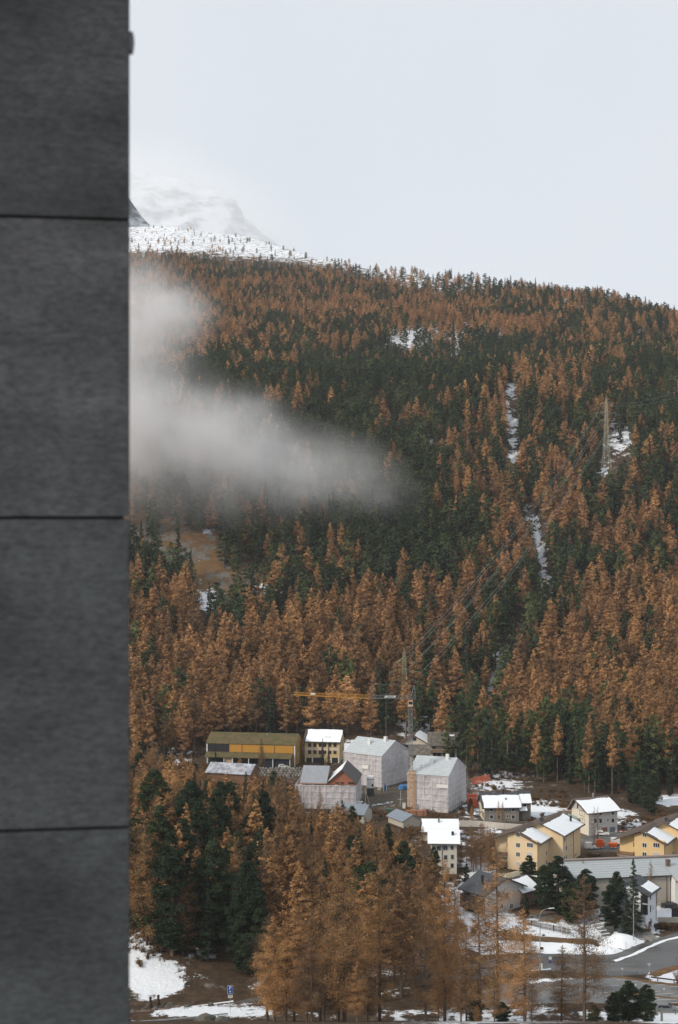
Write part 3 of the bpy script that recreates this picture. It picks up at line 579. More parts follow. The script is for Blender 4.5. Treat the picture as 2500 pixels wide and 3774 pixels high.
class House:
    def __init__(s, name, label, cat, xl, xc, xr, yb, th, W=None, D=None, group=None, zg=ZG):
        s.c, s.s = math.cos(R(th)), math.sin(R(th)); s.Y = -zg*F/(yb-HZ); s.X = (xc-CX)/F*s.Y; s.zg = zg
        kl = (xl-CX)/F if xl else 0; kr = (xr-CX)/F if xr else 0
        s.W = W or (s.X-kl*s.Y)/(s.c+kl*s.s); s.D = D or (kr*s.Y-s.X)/(s.s-kr*s.c)
        s.o = empty(name, (s.X, s.Y, zg), -R(th), label, cat, group); s.m = F/s.Y
    def loc(s, px, py, face='F', off=0.0):
        d = ((px-CX)/F, 1.0, -(py-HZ)/F); r = lambda x, y: (x*s.c-y*s.s, x*s.s+y*s.c)
        ox, oy = r(-s.X, -s.Y); dx, dy = r(d[0], d[1])
        if face == 'F': t = (off-oy)/dy
        elif face == 'R': t = (off-ox)/dx
        else: t = (-s.W+off-ox)/dx
        return ox+t*dx, oy+t*dy, t*d[2]-s.zg
    def z(s, py, face='F', px=None, off=0.0):
        px = px if px is not None else CX+F*s.X/s.Y; return s.loc(px, py, face, off)[2]
    def win(s, px, py, w=1.0, h=1.2, n=2, face='F', fm=None, off=0., shut=False, sm=None, pane=True):
        x, y, z = s.loc(px, py, face, off); a, b = win_mesh(w, h, n, fm or M_WHITE)
        rz = {'F': 0, 'R': math.pi/2, 'L': -math.pi/2}[face]
        o = link('window', a, s.o, (x, y, z), (0, 0, rz))
        if pane: link('pane', b, o)
        if shut:
            sm = sm or mat('roller_shutter', (.50, .42, .38), .7, .05, 1)
            if (w, h, sm.name) not in SHUT: SHUT[(w, h, sm.name)] = MB().box(-w/2, w/2, -.05, -.02, -h/2, h/2).mesh('shutter', sm)
            link('shutter', SHUT[(w, h, sm.name)], o)
        return o
    def slab(s, name, m, face, px0, px1, py0, py1, d0, d1, off=0.):
        a = s.loc(px0, py1, face, off); b = s.loc(px1, py0, face, off)
        z0, z1 = sorted((a[2], b[2]))
        if face == 'F': mb = MB().box(a[0], b[0], off+d0, off+d1, z0, z1)
        else:
            xx = (0 if face == 'R' else -s.W)+off; y0, y1 = sorted((a[1], b[1])); mb = MB().box(xx-d1, xx-d0, y0, y1, z0, z1) if face == 'R' else MB().box(xx+d0, xx+d1, y0, y1, z0, z1)
        return mb.obj(name, m, s.o)
def ragged(n, amp, rng): 
    a = np.cumsum(rng.normal(size=n))*.4; a -= np.linspace(a[0], a[-1], n); return np.clip(a*amp, -2.2*amp, 2.2*amp)
def gable(s, x0, x1, y0, y1, ze, zr, axis, wall, roof, ov=.6, ovg=.5, snow=None, z0=0, rx=None, th=.22, names=True, seed=1, soffit=None, zb=None):
    """snow: dict side-> (b0,b1,a0,a1): share of slope from the eave up; side 0 = front/left, 1 = back/right. rx: ridge position, zb: other eave height"""
    mb = MB(); zb = ze if zb is None else zb
    if axis == 'x':
        ym = (y0+y1)/2 if rx is None else rx
        mb.prism([(x0, y0, z0), (x0, y1, z0), (x0, y1, zb), (x0, ym, zr), (x0, y0, ze)], (x1-x0, 0, 0))
        def P(side, a, b):
            e, zz, sg = (y0, ze, -1) if side == 0 else (y1, zb, 1); k = (zr-zz)/abs(ym-e); yy = e+sg*ov; ze_ = zz-k*ov
            return (x0-ovg+(x1-x0+2*ovg)*a, yy+(ym-yy)*b, ze_+(zr-ze_)*b)
    else:
        xm = (x0+x1)/2 if rx is None else rx
        mb.prism([(x0, y0, z0), (x1, y0, z0), (x1, y0, zb), (xm, y0, zr), (x0, y0, ze)][::-1], (0, y1-y0, 0))
        def P(side, a, b):
            e, zz, sg = (x0, ze, -1) if side == 0 else (x1, zb, 1); k = (zr-zz)/abs(xm-e); xx = e+sg*ov; ze_ = zz-k*ov
            return (xx+(xm-xx)*b, y0-ovg+(y1-y0+2*ovg)*a, ze_+(zr-ze_)*b)
    mb.obj('wall', wall, s.o)
    for side in (0, 1):
        q = [Vector(P(side, a, b)) for a, b in ((0, 0), (1, 0), (1, 1), (0, 1))]; up = Vector((0, 0, th)); r = MB()
        g = .003
        pts = [p+Vector((0, 0, g)) for p in q]; r.prism([tuple(p) for p in pts], up); rf = r.obj('roof', roof, s.o)
        if snow and side in snow:
            b0, b1, a0, a1 = snow[side]; n = 34; rng = np.random.default_rng(seed+side); rg = ragged(n, .022, rng); r2 = ragged(n, .008, rng); rows = []
            A = np.linspace(a0, a1, n)
            nb = 3
            m2 = MB(); Vt = []
            for j in range(nb+1):
                for i in range(n):
                    hi = min(.985, b1+rg[i]*(1 if b1 < .97 else .1)); lo = b0+r2[i]*(.4 if b0 > .03 else .12); b = lo+(hi-lo)*j/nb
                    aa = A[i]+(.012*math.sin(j*2.1+seed) if i in (0, n-1) and 0 < a0 else 0)
                    p = P(side, aa, b); Vt.append((p[0], p[1], p[2]+th+.004+(.16 if 0 < j < nb and 0 < i < n-1 else .09)))
            m2.v = Vt+[(v[0], v[1], v[2]-(.16 if 0 < (k//n) < nb and 0 < k % n < n-1 else .09)) for k, v in enumerate(Vt)]
            K0 = (nb+1)*n
            for j in range(nb):
                for i in range(n-1): a = j*n+i; m2.f.append((a, a+1, a+n+1, a+n))
            for i in range(n-1): m2.f.append((i+1, i, K0+i, K0+i+1)); a = nb*n+i; m2.f.append((a, a+1, K0+a+1, K0+a))
            for j in range(nb): a = j*n; m2.f.append((a, a+n, K0+a+n, K0+a)); a = j*n+n-1; m2.f.append((a+n, a, K0+a, K0+a+n))
            m2.obj('roof_snow', M_SNOW, s.o, smooth=False)
    return P
def chimney(s, x, y, z, h=1.4, w=.6, m=None):
    b = MB().box(-w/2, w/2, -w/2, w/2, -.8, h).box(-w/2-.08, w/2+.08, -w/2-.08, w/2+.08, h+.003, h+.12).box(-w/2-.02, w/2+.02, -w/2-.02, w/2+.02, h+.25, h+.32)
    b.box(-w/2, -w/2+.08, -w/2, w/2, h+.12, h+.25).box(w/2-.08, w/2, -w/2, w/2, h+.12, h+.25)
    return b.obj('chimney', m or M_CONC, s.o, (x, y, z))
def gutter(s, p, q): return MB().tube(p, q, .07, n=5).obj('downpipe', mat('brown_metal', (.09, .065, .05), .5, .2), s.o)
def balcony(s, x0, x1, y0, y1, z, m, h=1.0, slab=M_CONC):
    b = MB().box(x0, x1, y0, y1, z-.18, z).obj('balcony', slab, s.o)
    n = max(4, int((x1-x0)/.16)); mb = MB()
    for i in range(n): xx = x0+(x1-x0)*i/n; mb.box(xx+.01, xx+.14*(x1-x0)/n/.16, y0-.03, y0, z+.02, z+h)
    mb.box(x0, x1, y0-.06, y0-.031, z+h-.1, z+h+.02); mb.box(x0, x0+.03, y0, y1, z+.02, z+h); mb.box(x1-.03, x1, y0, y1, z+.02, z+h)
    r = mb.obj('railing', m, b); return b

# mustard yellow hall
h = House('long_hall', 'long mustard yellow hall with mossy olive roof and lean-to at the forest edge', 'hall', 762, 1090, 1114, 2826, 8)
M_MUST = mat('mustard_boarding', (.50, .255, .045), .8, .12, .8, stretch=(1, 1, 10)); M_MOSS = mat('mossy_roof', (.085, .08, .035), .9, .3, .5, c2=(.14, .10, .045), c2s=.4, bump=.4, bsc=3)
ze = h.z(2746); zr = ze+3.1
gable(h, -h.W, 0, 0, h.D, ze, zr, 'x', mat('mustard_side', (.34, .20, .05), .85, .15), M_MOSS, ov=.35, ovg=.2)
for k in range(9): 
    p0 = h.D/2*(k+.5)/9; MB().box(-h.W-.2, .2, p0-.02, p0+.02, 0, .05).obj('roof_course', M_MOSS, h.o, (0, 0, ze+(zr-ze)*(k+.5)/9+.215))
zl = h.z(2777, off=-.05)
xs = [h.loc(a, 2760)[0] for a in (845, 893, 1012, 1084)]
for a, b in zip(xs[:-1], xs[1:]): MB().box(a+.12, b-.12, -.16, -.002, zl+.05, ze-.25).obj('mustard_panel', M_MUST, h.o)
for a in xs: MB().box(a-.10, a+.10, -.22, -.17, zl, ze-.22).obj('post', M_DARKW, h.o)
MB().box(h.loc(766, 2760)[0], xs[0]-.12, -.12, -.002, zl+.05, ze-.25).obj('opening_shade_panel', M_BLACK, h.o)  # black panel: shade inside the open bay put into the colour
for a in (764, 1087): x = h.loc(a, 2760)[0]; MB().box(x-.22, x+.22, -.30, -.225, 0, ze-.25).obj('post', M_WHITE, h.o)
zl2 = h.z(2797, off=-4); xr_ = h.loc(1076, 2790, off=-2)[0]
MB().prism([(-h.W, -.31, zl), (-h.W, -4, zl2), (-h.W, -4, zl2-.25), (-h.W, -.31, zl-.25)], (xr_+h.W, 0, 0)).obj('lean_to_roof', M_MOSS, h.o)
MB().box(h.loc(955, 2800, off=-3)[0], xr_-.3, -3.2, -3.1, 0, zl2-.1).obj('glass_front', mat('dark_glazing', (.03, .035, .05), .25, .2), h.o)
MB().box(h.loc(830, 2800, off=-3)[0], h.loc(860, 2800, off=-3)[0], -3.2, -3.1, 0, zl2-.3).obj('door', mat('beige_door', (.5, .36, .24), .8, .1), h.o)
MB().box(-h.W+.3, h.loc(954, 2800, off=-3)[0], -.9, -.8, 0, zl2).obj('lean_to_shade_panel', M_BLACK, h.o)  # added black sheet, painting in the shade under the lean-to
for a in (766, 826, 857, 917, 1006, 1069): x = h.loc(a, 2800, off=-3.6)[0]; MB().box(x-.14, x+.14, -3.75, -3.5, 0, zl2-.02).obj('post', M_WHITE, h.o)
x, y, z = h.loc(986, 2722, off=h.D*.4); MB().tube((x, y, z-.6), (x, y, z+1.6), .38, n=10).tube((x, y, z+1.65), (x, y, z+1.75), .5, n=10).obj('chimney', M_METAL, h.o)
MB().box(h.D*0+.005, .03, h.D*.35, h.D*.5, 2, 4.6).obj('side_door', mat('side_door', (.42, .34, .18), .8), h.o)
# low annex with railing right of the hall
# cream house with two dormers
M_CREAM = mat('cream_render', (.60, .47, .27), .9, .06, .6); M_CREAM2 = mat('pale_band', (.66, .56, .44), .9, .05)
h = House('apartment_house', 'cream yellow house with two dormers in its snowy roof beside the mustard hall', 'house', 1124, 1252, 1269, 2812, 8)
ze = h.z(2734)
Pg = gable(h, -h.W, 0, 0, h.D, ze, ze+3.6, 'x', M_CREAM, mat('dark_shingle', (.075, .06, .055), .85, .25), ov=.8, ovg=.7, snow={0: (.03, .96, .07, .985), 1: (0, .9, .05, .98)}, seed=4)
h.slab('band', M_CREAM2, 'F', 1125, 1251, 2758, 2765, -.04, -.002)
for py in (2746, 2772):
    for px in (1142, 1161, 1181, 1197, 1216, 1235): h.win(px, py, 1.1, 1.35, 2, fm=M_BROWNW)
for py in (2744, 2771):
    for t_ in (.3, .7): 
        o = link('window', win_mesh(.9, 1.3, 1, M_BROWNW)[0], h.o, (0, h.D*t_, h.z(py)), (0, 0, math.pi/2)); link('pane', win_mesh(.9, 1.3, 1, M_BROWNW)[1], o)
for a, b in ((1130, 1150), (1155, 1195), (1224, 1246)): h.slab('garage_shade_panel', M_BLACK, 'F', a, b, 2793, 2811, -.03, .0-.004)  # flat black slabs painted as the shade inside the garages
for px in (1152, 1222, 1249): h.slab('post', M_WHITE, 'F', px-1.5, px+1.5, 2792, 2812, -.35, -.1)
for px in (1167, 1210):
    x, y, z = h.loc(px, 2726, off=2.2); d = MB(); d.prism([(x-1.5, y, z-.6), (x+1.5, y, z-.6), (x+1.2, y, z+1.0), (x-1.2, y, z+1.0)], (0, 3.4, 0)).box(x-1.35, x+1.35, y-.25, y+3.4, z+1.003, z+1.15)
    d = d.obj('dormer', M_METAL, h.o); MB().box(x-.75, x+.75, y-.03, y-.004, z-.05, z+.5).obj('pane', M_GLASS, d)
# chalets on the slope foot
M_OFFW = mat('off_white_render', (.62, .56, .46), .9, .07, .5); M_SLATE = mat('stone_slab_roof', (.17, .155, .13), .9, .3, .9, c2=(.10, .085, .07), c2s=.7, bump=.5, bsc=3)
h = House('gabled_chalet', 'cream chalet with a wide gable and brown eaves behind the crane mast', 'house', 1479, 1574, None, 2790, 12, D=14)
ze = h.z(2738); P_ = gable(h, -h.W, 0, 0, 14, ze-.2, h.z(2711, px=1526), 'y', M_OFFW, mat('brown_eaves', (.10, .06, .045), .85, .2), ov=1.1, ovg=1.0, snow={1: (.05, .95, .06, .95)}, seed=6)
h.win(1529, 2724, 1.2, 1.2, 2, fm=M_BROWNW); h.win(1495, 2755, 2.2, 2.4, 1, fm=M_DARKW)
for px, py in ((1527, 2749), (1544, 2748), (1560, 2749)): h.win(px, py, .9, 1.0, 1, fm=M_DARKW)
h = House('stone_roof_chalet', 'white chalet with stone slab roof, two timber balconies and an arched door', 'house', 1585, 1684, None, 2803, 4, D=13)
ze = h.z(2743); gable(h, -h.W, 0, 0, 13, ze, ze+3.6, 'x', M_OFFW, M_SLATE, ov=1.3, ovg=1.0, th=.3)
for k in range(7): MB().box(-h.W-.9, .9, -.03, .03, 0, .06).obj('roof_course', M_SLATE, h.o, (0, -1.3+(13/2+1.3)*(k+.5)/7.3, ze-.7+(3.6+.72)*(k+.5)/7.3+.31))
for px, py in ((1600, 2752), (1641, 2752), (1604, 2779), (1619, 2780), (1641, 2779)): h.win(px, py, 1.3, 1.4, 2, fm=M_BROWNW)
h.win(1678, 2754, 1.0, 1.0, 1, fm=M_DARKW)
x, y, z = h.loc(1667, 2785); mb = MB(); pts = [(x-1, -.03, z-1.4), (x+1, -.03, z-1.4)]+[(x+math.cos(a)*1.0, -.03, z+.2+math.sin(a)*1.0) for a in np.linspace(0, math.pi, 9)]
mb.prism(pts, (0, .025, 0)).obj('door', M_BLACK, h.o)
x0 = h.loc(1580, 2770, off=-1.3)[0]
balcony(h, x0, h.loc(1648, 2770, off=-1.3)[0], -1.3, 0, h.z(2771), M_BROWNW); balcony(h, x0, h.loc(1629, 2798, off=-1.3)[0], -1.3, 0, h.z(2798), M_BROWNW)
chimney(h, h.loc(1641, 2706, off=6)[0], 6, ze+3.4, 1.0, 1.1); s_ = MB().box(-1.2, .8, -.5, .5, 0, .12).obj('roof_snow', M_SNOW, h.o, (h.loc(1668, 2716, off=4)[0], 4, ze+2.85)); s_.rotation_euler = (R(27), 0, 0)
h = House('low_chalet_wing', 'low grey roofed chalet wing with timber balcony, half behind the crane mast', 'house', 1510, 1582, None, 2824, 4, D=10)
ze = h.z(2780); gable(h, -h.W, 0, 0, 10, ze, ze+2.8, 'x', M_OFFW, M_SLATE, ov=.8, ovg=.5)
for px in (1530, 1539, 1566): h.win(px, 2788, 1.0, 1.2, 2, fm=M_BROWNW)
h.win(1533, 2814, 1.6, 1.2, 2, fm=M_DARKW); balcony(h, h.loc(1524, 2800, off=-1)[0], h.loc(1556, 2800, off=-1)[0], -1.0, 0, h.z(2803), M_BROWNW)

# wrapped buildings under scaffold sheeting
def sheet_mat():
    m = bpy.data.materials.new('white_scaffold_sheeting'); t, b = nodes_of(m); N = t.nodes; L = t.links; o = N.get('Material Output')
    b.inputs['Base Color'].default_value = (.76, .73, .75, 1); b.inputs['Roughness'].default_value = .45; b.inputs['Specular IOR Level'].default_value = .4
    tcn = N.new('ShaderNodeTexCoord'); n = N.new('ShaderNodeTexNoise'); n.inputs['Scale'].default_value = .12; n.inputs['Detail'].default_value = 5; L.new(tcn.outputs['Object'], n.inputs['Vector'])
    mr = N.new('ShaderNodeMapRange'); mr.inputs['From Min'].default_value = .35; mr.inputs['From Max'].default_value = .65; mr.inputs['To Min'].default_value = .22; mr.inputs['To Max'].default_value = .48; L.new(n.outputs['Fac'], mr.inputs['Value'])
    tr = N.new('ShaderNodeBsdfTransparent'); ms = N.new('ShaderNodeMixShader'); L.new(mr.outputs[0], ms.inputs[0]); L.new(b.outputs[0], ms.inputs[1]); L.new(tr.outputs[0], ms.inputs[2]); L.new(ms.outputs[0], o.inputs['Surface'])
    n2 = N.new('ShaderNodeTexNoise'); n2.inputs['Scale'].default_value = .6; n2.inputs['Detail'].default_value = 4; n2.inputs['Distortion'].default_value = 1.5
    mp = N.new('ShaderNodeMapping'); mp.inputs['Rotation'].default_value = (.3, .6, .2); mp.inputs['Scale'].default_value = (1, 1, .45); L.new(tcn.outputs['Object'], mp.inputs['Vector']); L.new(mp.outputs[0], n2.inputs['Vector'])
    bp = N.new('ShaderNodeBump'); bp.inputs['Strength'].default_value = 1.0; bp.inputs['Distance'].default_value = .6; L.new(n2.outputs['Fac'], bp.inputs['Height']); L.new(bp.outputs[0], b.inputs['Normal']); return m
M_SHEET = sheet_mat(); M_POLE = mat('scaffold_tube', (.74, .74, .75), .5, .05); M_PINK = mat('pink_insulated_wall', (.50, .38, .36), .9, .1, .3, c2=(.42, .41, .41), c2s=.15)
def wrapped(s, ze, zr, seed, roofsheet=True, wavy=False, wallm=None):
    W, D = s.W, s.D; i = 1.5
    MB().box(-W+i, -i, i, D-i, 0, ze-.8).obj('wall', wallm or M_PINK, s.o)
    st = MB()
    def line(p, q, r=.07): st.tube(p, q, r, n=4, cap=False)
    nx = max(3, int(W/2.5)); ny = max(3, int(D/2.5)); nzl = int(ze/2.0); e = .13
    for k in range(nx+1):
        x = -W+e+(W-2*e)*k/nx
        for y in (e, D-e): line((x, y, 0), (x, y, ze))
    for k in range(ny+1):
        y = e+(D-2*e)*k/ny
        for x in (-W+e, -e): line((x, y, 0), (x, y, ze))
    for j in range(1, nzl+1):
        z = j*2.0
        for y in (e, D-e): line((-W+e, y, z), (-e, y, z), .06)
        for x in (-W+e, -e): line((x, e, z), (x, D-e, z), .06)
    st.obj('scaffold', M_POLE, s.o)['kind'] = 'stuff'
    pl = MB()
    for j in range(1, nzl+1):
        z = j*2.0-.15; pl.box(-W+.35, -.35, .35, 1.1, z, z+.05); pl.box(-1.1, -.35, 1.12, D-.35, z, z+.05)
    pl.obj('scaffold_deck', M_METAL, s.o)['kind'] = 'stuff'
    per = [(-W, 0), (0, 0), (0, D), (-W, D), (-W, 0)]; nn = 46; mz = 22; pts = []
    for (a, b) in zip(per[:-1], per[1:]):
        nrm = Vector((b[1]-a[1], -(b[0]-a[0]), 0)).normalized()
        for k in range(nn): pts.append((a[0]+(b[0]-a[0])*k/nn, a[1]+(b[1]-a[1])*k/nn, nrm, k/nn))
    V = []; n = len(pts)
    for j in range(mz+1):
        for k, (x, y, nr_, f) in enumerate(pts):
            fz = j/mz; amp = .30*(abs(math.sin(f*math.pi*nx))*.5+.3)
            dd = (float(vnoise(k*.31+seed, fz*5, seed))-.45)*amp+(float(vnoise(k*.9, fz*3+k*.11, seed+3))-.5)*.28
            top = ze+((.35*abs(math.sin(f*math.pi*5+seed))*-1+.5*float(vnoise(k*.2, 1, seed))) if wavy else .0)
            if j == mz: dd = -.0
            V.append((x+nr_[0]*(dd+.08), y+nr_[1]*(dd+.08), .1+(top-.1)*fz))
    Fc = [(j*n+k, j*n+(k+1) % n, (j+1)*n+(k+1) % n, (j+1)*n+k) for j in range(mz) for k in range(n)]
    link('sheeting', npmesh('sheeting', V, Fc, M_SHEET, True), s.o)
    tie = MB()
    for j in range(1, nzl+1): tie.box(-W-.3, .3, -.34, -.28, j*2-.035, j*2+.035).box(.28, .34, -.27, D+.3, j*2-.035, j*2+.035)
    for k in range(nx+1): x = -W+W*k/nx; tie.box(x-.035, x+.035, -.40, -.345, .2, ze-.1)
    for k in range(1, ny+1): y = D*k/ny; tie.box(.345, .40, y-.035, y+.035, .2, ze-.1)
    tie.obj('sheet_seam', M_POLE, s.o)['kind'] = 'stuff'
    if roofsheet:
        ym = D/2; q = MB(); g = 14
        M_RS = mat('clear_roof_sheeting', (.42, .46, .48), .35, .1, .6, bump=.5, bsc=2)
        for side in (0, 1):
            y0 = -.3 if side == 0 else D+.3; V = []
            for j in range(g+1):
                for k in range(g*2+1):
                    a = k/(2*g); b = j/g; z = ze+.05+(zr-ze)*b+(.10*math.sin(k*math.pi/2.0)**2)*(0 < j < g)+(float(vnoise(k*.7, j*.7, seed))-.5)*.12
                    V.append((-W-.2+(W+.4)*a, y0+(ym-y0)*b, z))
            nn2 = 2*g+1; Fc = [(j*nn2+k, j*nn2+k+1, (j+1)*nn2+k+1, (j+1)*nn2+k) for j in range(g) for k in range(2*g)]
            link('roof_sheeting', npmesh('roof_sheeting', V, Fc, M_RS, True), s.o)
        for x in (-W-.1, .1): q.poly([(x, -.2, ze), (x, D+.2, ze), (x, ym, zr)])
        q.obj('gable_sheeting', M_SHEET, s.o)
        bt = MB()
        for j in range(0, 8):
            b = j/7.5; bt.tube((-W-.2, -.3+(ym+.3)*b, ze+.12+(zr-ze)*b), (.2, -.3+(ym+.3)*b, ze+.12+(zr-ze)*b), .05, n=4)
        bt.obj('roof_batten', M_POLE, s.o)['kind'] = 'stuff'
        for a, b in ((.45, .62), (.78, .88)): MB().box(-W*(1-a)-.5, -W*(1-a)+.5, ym*b-.5, ym*b+.5, ze+(zr-ze)*b-.2, ze+(zr-ze)*b+1.8).obj('chimney', M_WHITE, s.o)
def board(s, face, px0, px1, py0, py1):
    return s.slab('banner', M_WHITE, face, px0, px1, py0, py1, -.45, -.38)
h = House('wrapped_house', 'large house wrapped in white scaffold sheeting behind the white silo', 'scaffolded building', 1268, 1407, 1508, 2904, 35)
wrapped(h, h.z(2788), h.z(2788)+4.6, 3); board(h, 'F', 1337, 1361, 2821, 2831)
h = House('wrapped_house', 'house wrapped in sheeting right of the crane, with long white banner on its front', 'scaffolded building', 1504, 1653, 1718, 2998, 22)
wrapped(h, h.z(2862), h.z(2862)+4.6, 8); board(h, 'F', 1611, 1654, 2892, 2902)
h = House('wrapped_house', 'low wrapped building with snowy roof and reddish timber gable left of the silo', 'scaffolded building', 1088, 1311, 1331, 2985, 6)
zt = h.z(2897); wrapped(h, zt, zt+2, 5, False, True, mat('plywood_wall', (.33, .16, .10), .9, .2, .8))
M_REDT = mat('reddish_timber', (.36, .15, .09), .9, .2, 1.5, stretch=(1, 1, 5))
xa = h.loc(1211, 2880)[0]; gable(h, xa, -.2, 1.2, h.D-1.5, zt+1.0, zt+5.0, 'y', M_REDT, mat('dark_underlay', (.10, .09, .09), .8, .2), ov=.7, ovg=.7, snow={0: (.03, .97, .12, .97)}, z0=zt-1, seed=9)
xb = h.loc(1108, 2880)[0]; gable(h, xb, xa-1.0, 2, h.D-2, zt+.6, zt+4.6, 'x', M_BROWNW, mat('grey_membrane', (.28, .30, .33), .6, .12, .6), ov=.6, ovg=.3, z0=zt-1)
for px in (1243, 1262, 1290, 1300): h.win(px, 2891, 1.1, 1.3, 1, fm=M_DARKW, off=1.2)
MB().box(xb, -.3, .2, 1.0, zt+.35, zt+.45).obj('deck_edge', M_REDT, h.o)

# grey houses in the row below the wood
M_GREYW = mat('grey_render', (.235, .225, .20), .9, .06, .5)
h = House('grey_house', 'grey rendered house with white framed windows and snow on its long roof', 'house', 1786, 1913, None, 3027, -3, D=11)
ze = h.z(2974); gable(h, -h.W, 0, 0, 11, ze, ze+3.4, 'x', M_GREYW, M_GREYR, ov=.7, ovg=.9, snow={0: (.02, .80, .055, .995), 1: (0, .9, 0, 1)}, seed=12)
MB().box(-h.W-.03, -h.W-.004, 0, 11, 0, ze-.3).obj('side_wall', mat('pale_yellow_side', (.66, .60, .44), .9, .05), h.o)
for py in (2983, 3011):
    for px in (1812, 1839, 1892): h.win(px, py, 1.0, 1.15, 1)
    h.win(1871, py-3, .55, .8, 1)
chimney(h, h.loc(1866, 2950, off=2)[0], 2.6, ze+1.6, .5, .35, M_BLACK); chimney(h, h.loc(1856, 2932, off=5)[0], 5.2, ze+3.2, 1.2, .4, M_BLACK)
x1 = h.loc(1957, 2990, off=2.2)[0]
gable(h, .003, x1, 2.2, 10, h.z(2958, off=2.2), h.z(2958, off=2.2)+2.9, 'x', M_GREYW, M_GREYR, ov=.6, ovg=.5, snow={0: (.02, .72, .0, .97)}, seed=14)
h.win(1935, 2968, 1.1, 1.2, 1, off=2.2); MB().prism([(.2, 2.1, 4.1), (2.9, 2.1, 4.1), (2.9, -.2, 3.2), (.2, -.2, 3.2)][::-1], (0, 0, .15)).obj('porch_roof', M_GREYR, h.o); MB().prism([(.2, 2.1, 4.26), (2.9, 2.1, 4.26), (2.8, -.1, 3.37), (.3, -.1, 3.37)][::-1], (0, 0, .12)).obj('roof_snow', M_SNOW, h.o)
MB().box(.5, 1.5, 2.12, 2.19, .2, 2.4).obj('door', M_BROWNW, h.o)
tb = px2(1775, 3019); MB().box(-h.W-2.6, -h.W-.1, 1, 3.4, 2.6, 2.8).box(-h.W-2.6, -h.W-2.5, 1, 3.4, 2.8, 3.7).obj('balcony', M_METAL, h.o)
h = House('white_house', 'white house with garages below and glazed balcony, behind two bare larches', 'house', 2171, 2276, None, 3069, -24, D=9.5)
M_WHT2 = mat('light_grey_render', (.50, .49, .47), .9, .06, .5)
ze = h.z(2985); gable(h, -h.W, 0, 0, h.D, ze, ze+3.0, 'x', M_WHT2, mat('brown_roof_edge', (.13, .10, .09), .8, .2), ov=.8, ovg=1.2, snow={0: (.01, .86, .03, .99), 1: (0, .9, 0, 1)}, seed=17, rx=h.D*.72)
MB().box(-h.W-.03, -h.W-.004, 0.01, h.D, 0, ze-.2).obj('side_wall', mat('warm_white_render', (.70, .64, .54), .9, .05), h.o)
for px, py in ((2259, 2995), (2259, 3024), (2214, 2997), (2195, 2997), (2195, 3025), (2214, 3026)): h.win(px, py, 1.0, 1.3, 1)
h.win(2241, 2993, .5, .8, 1); h.win(2241, 3022, .5, .8, 1)
h.slab('garage_door', mat('blue_grey_door', (.13, .15, .19), .6, .1), 'F', 2248, 2268, 3047, 3068, -.03, -.004); h.slab('garage_door', M_BROWNW, 'F', 2218, 2239, 3048, 3068, -.03, -.004)
for px, py, w_, h__ in ((2130, 2971, .6, 1.2), (2146, 2997, 2.4, 1.5), (2148, 3026, 2.4, 1.5)): h.win(px, py, w_, h__, 2 if w_ > 1 else 1, face='L', fm=M_DARKW)
gb = MB().box(-h.W-1.4, -h.W-.01, 4.5, 9.6, 4.0, 4.15).obj('balcony', M_CONC, h.o); MB().box(-h.W-1.42, -h.W-1.38, 4.5, 9.6, 4.15, 5.2).obj('glass_railing', mat('greenish_glass', (.32, .42, .38), .2, .1), gb)
chimney(h, -4.5, h.D*.7, ze+2.9, 1.2, .35, M_METAL)

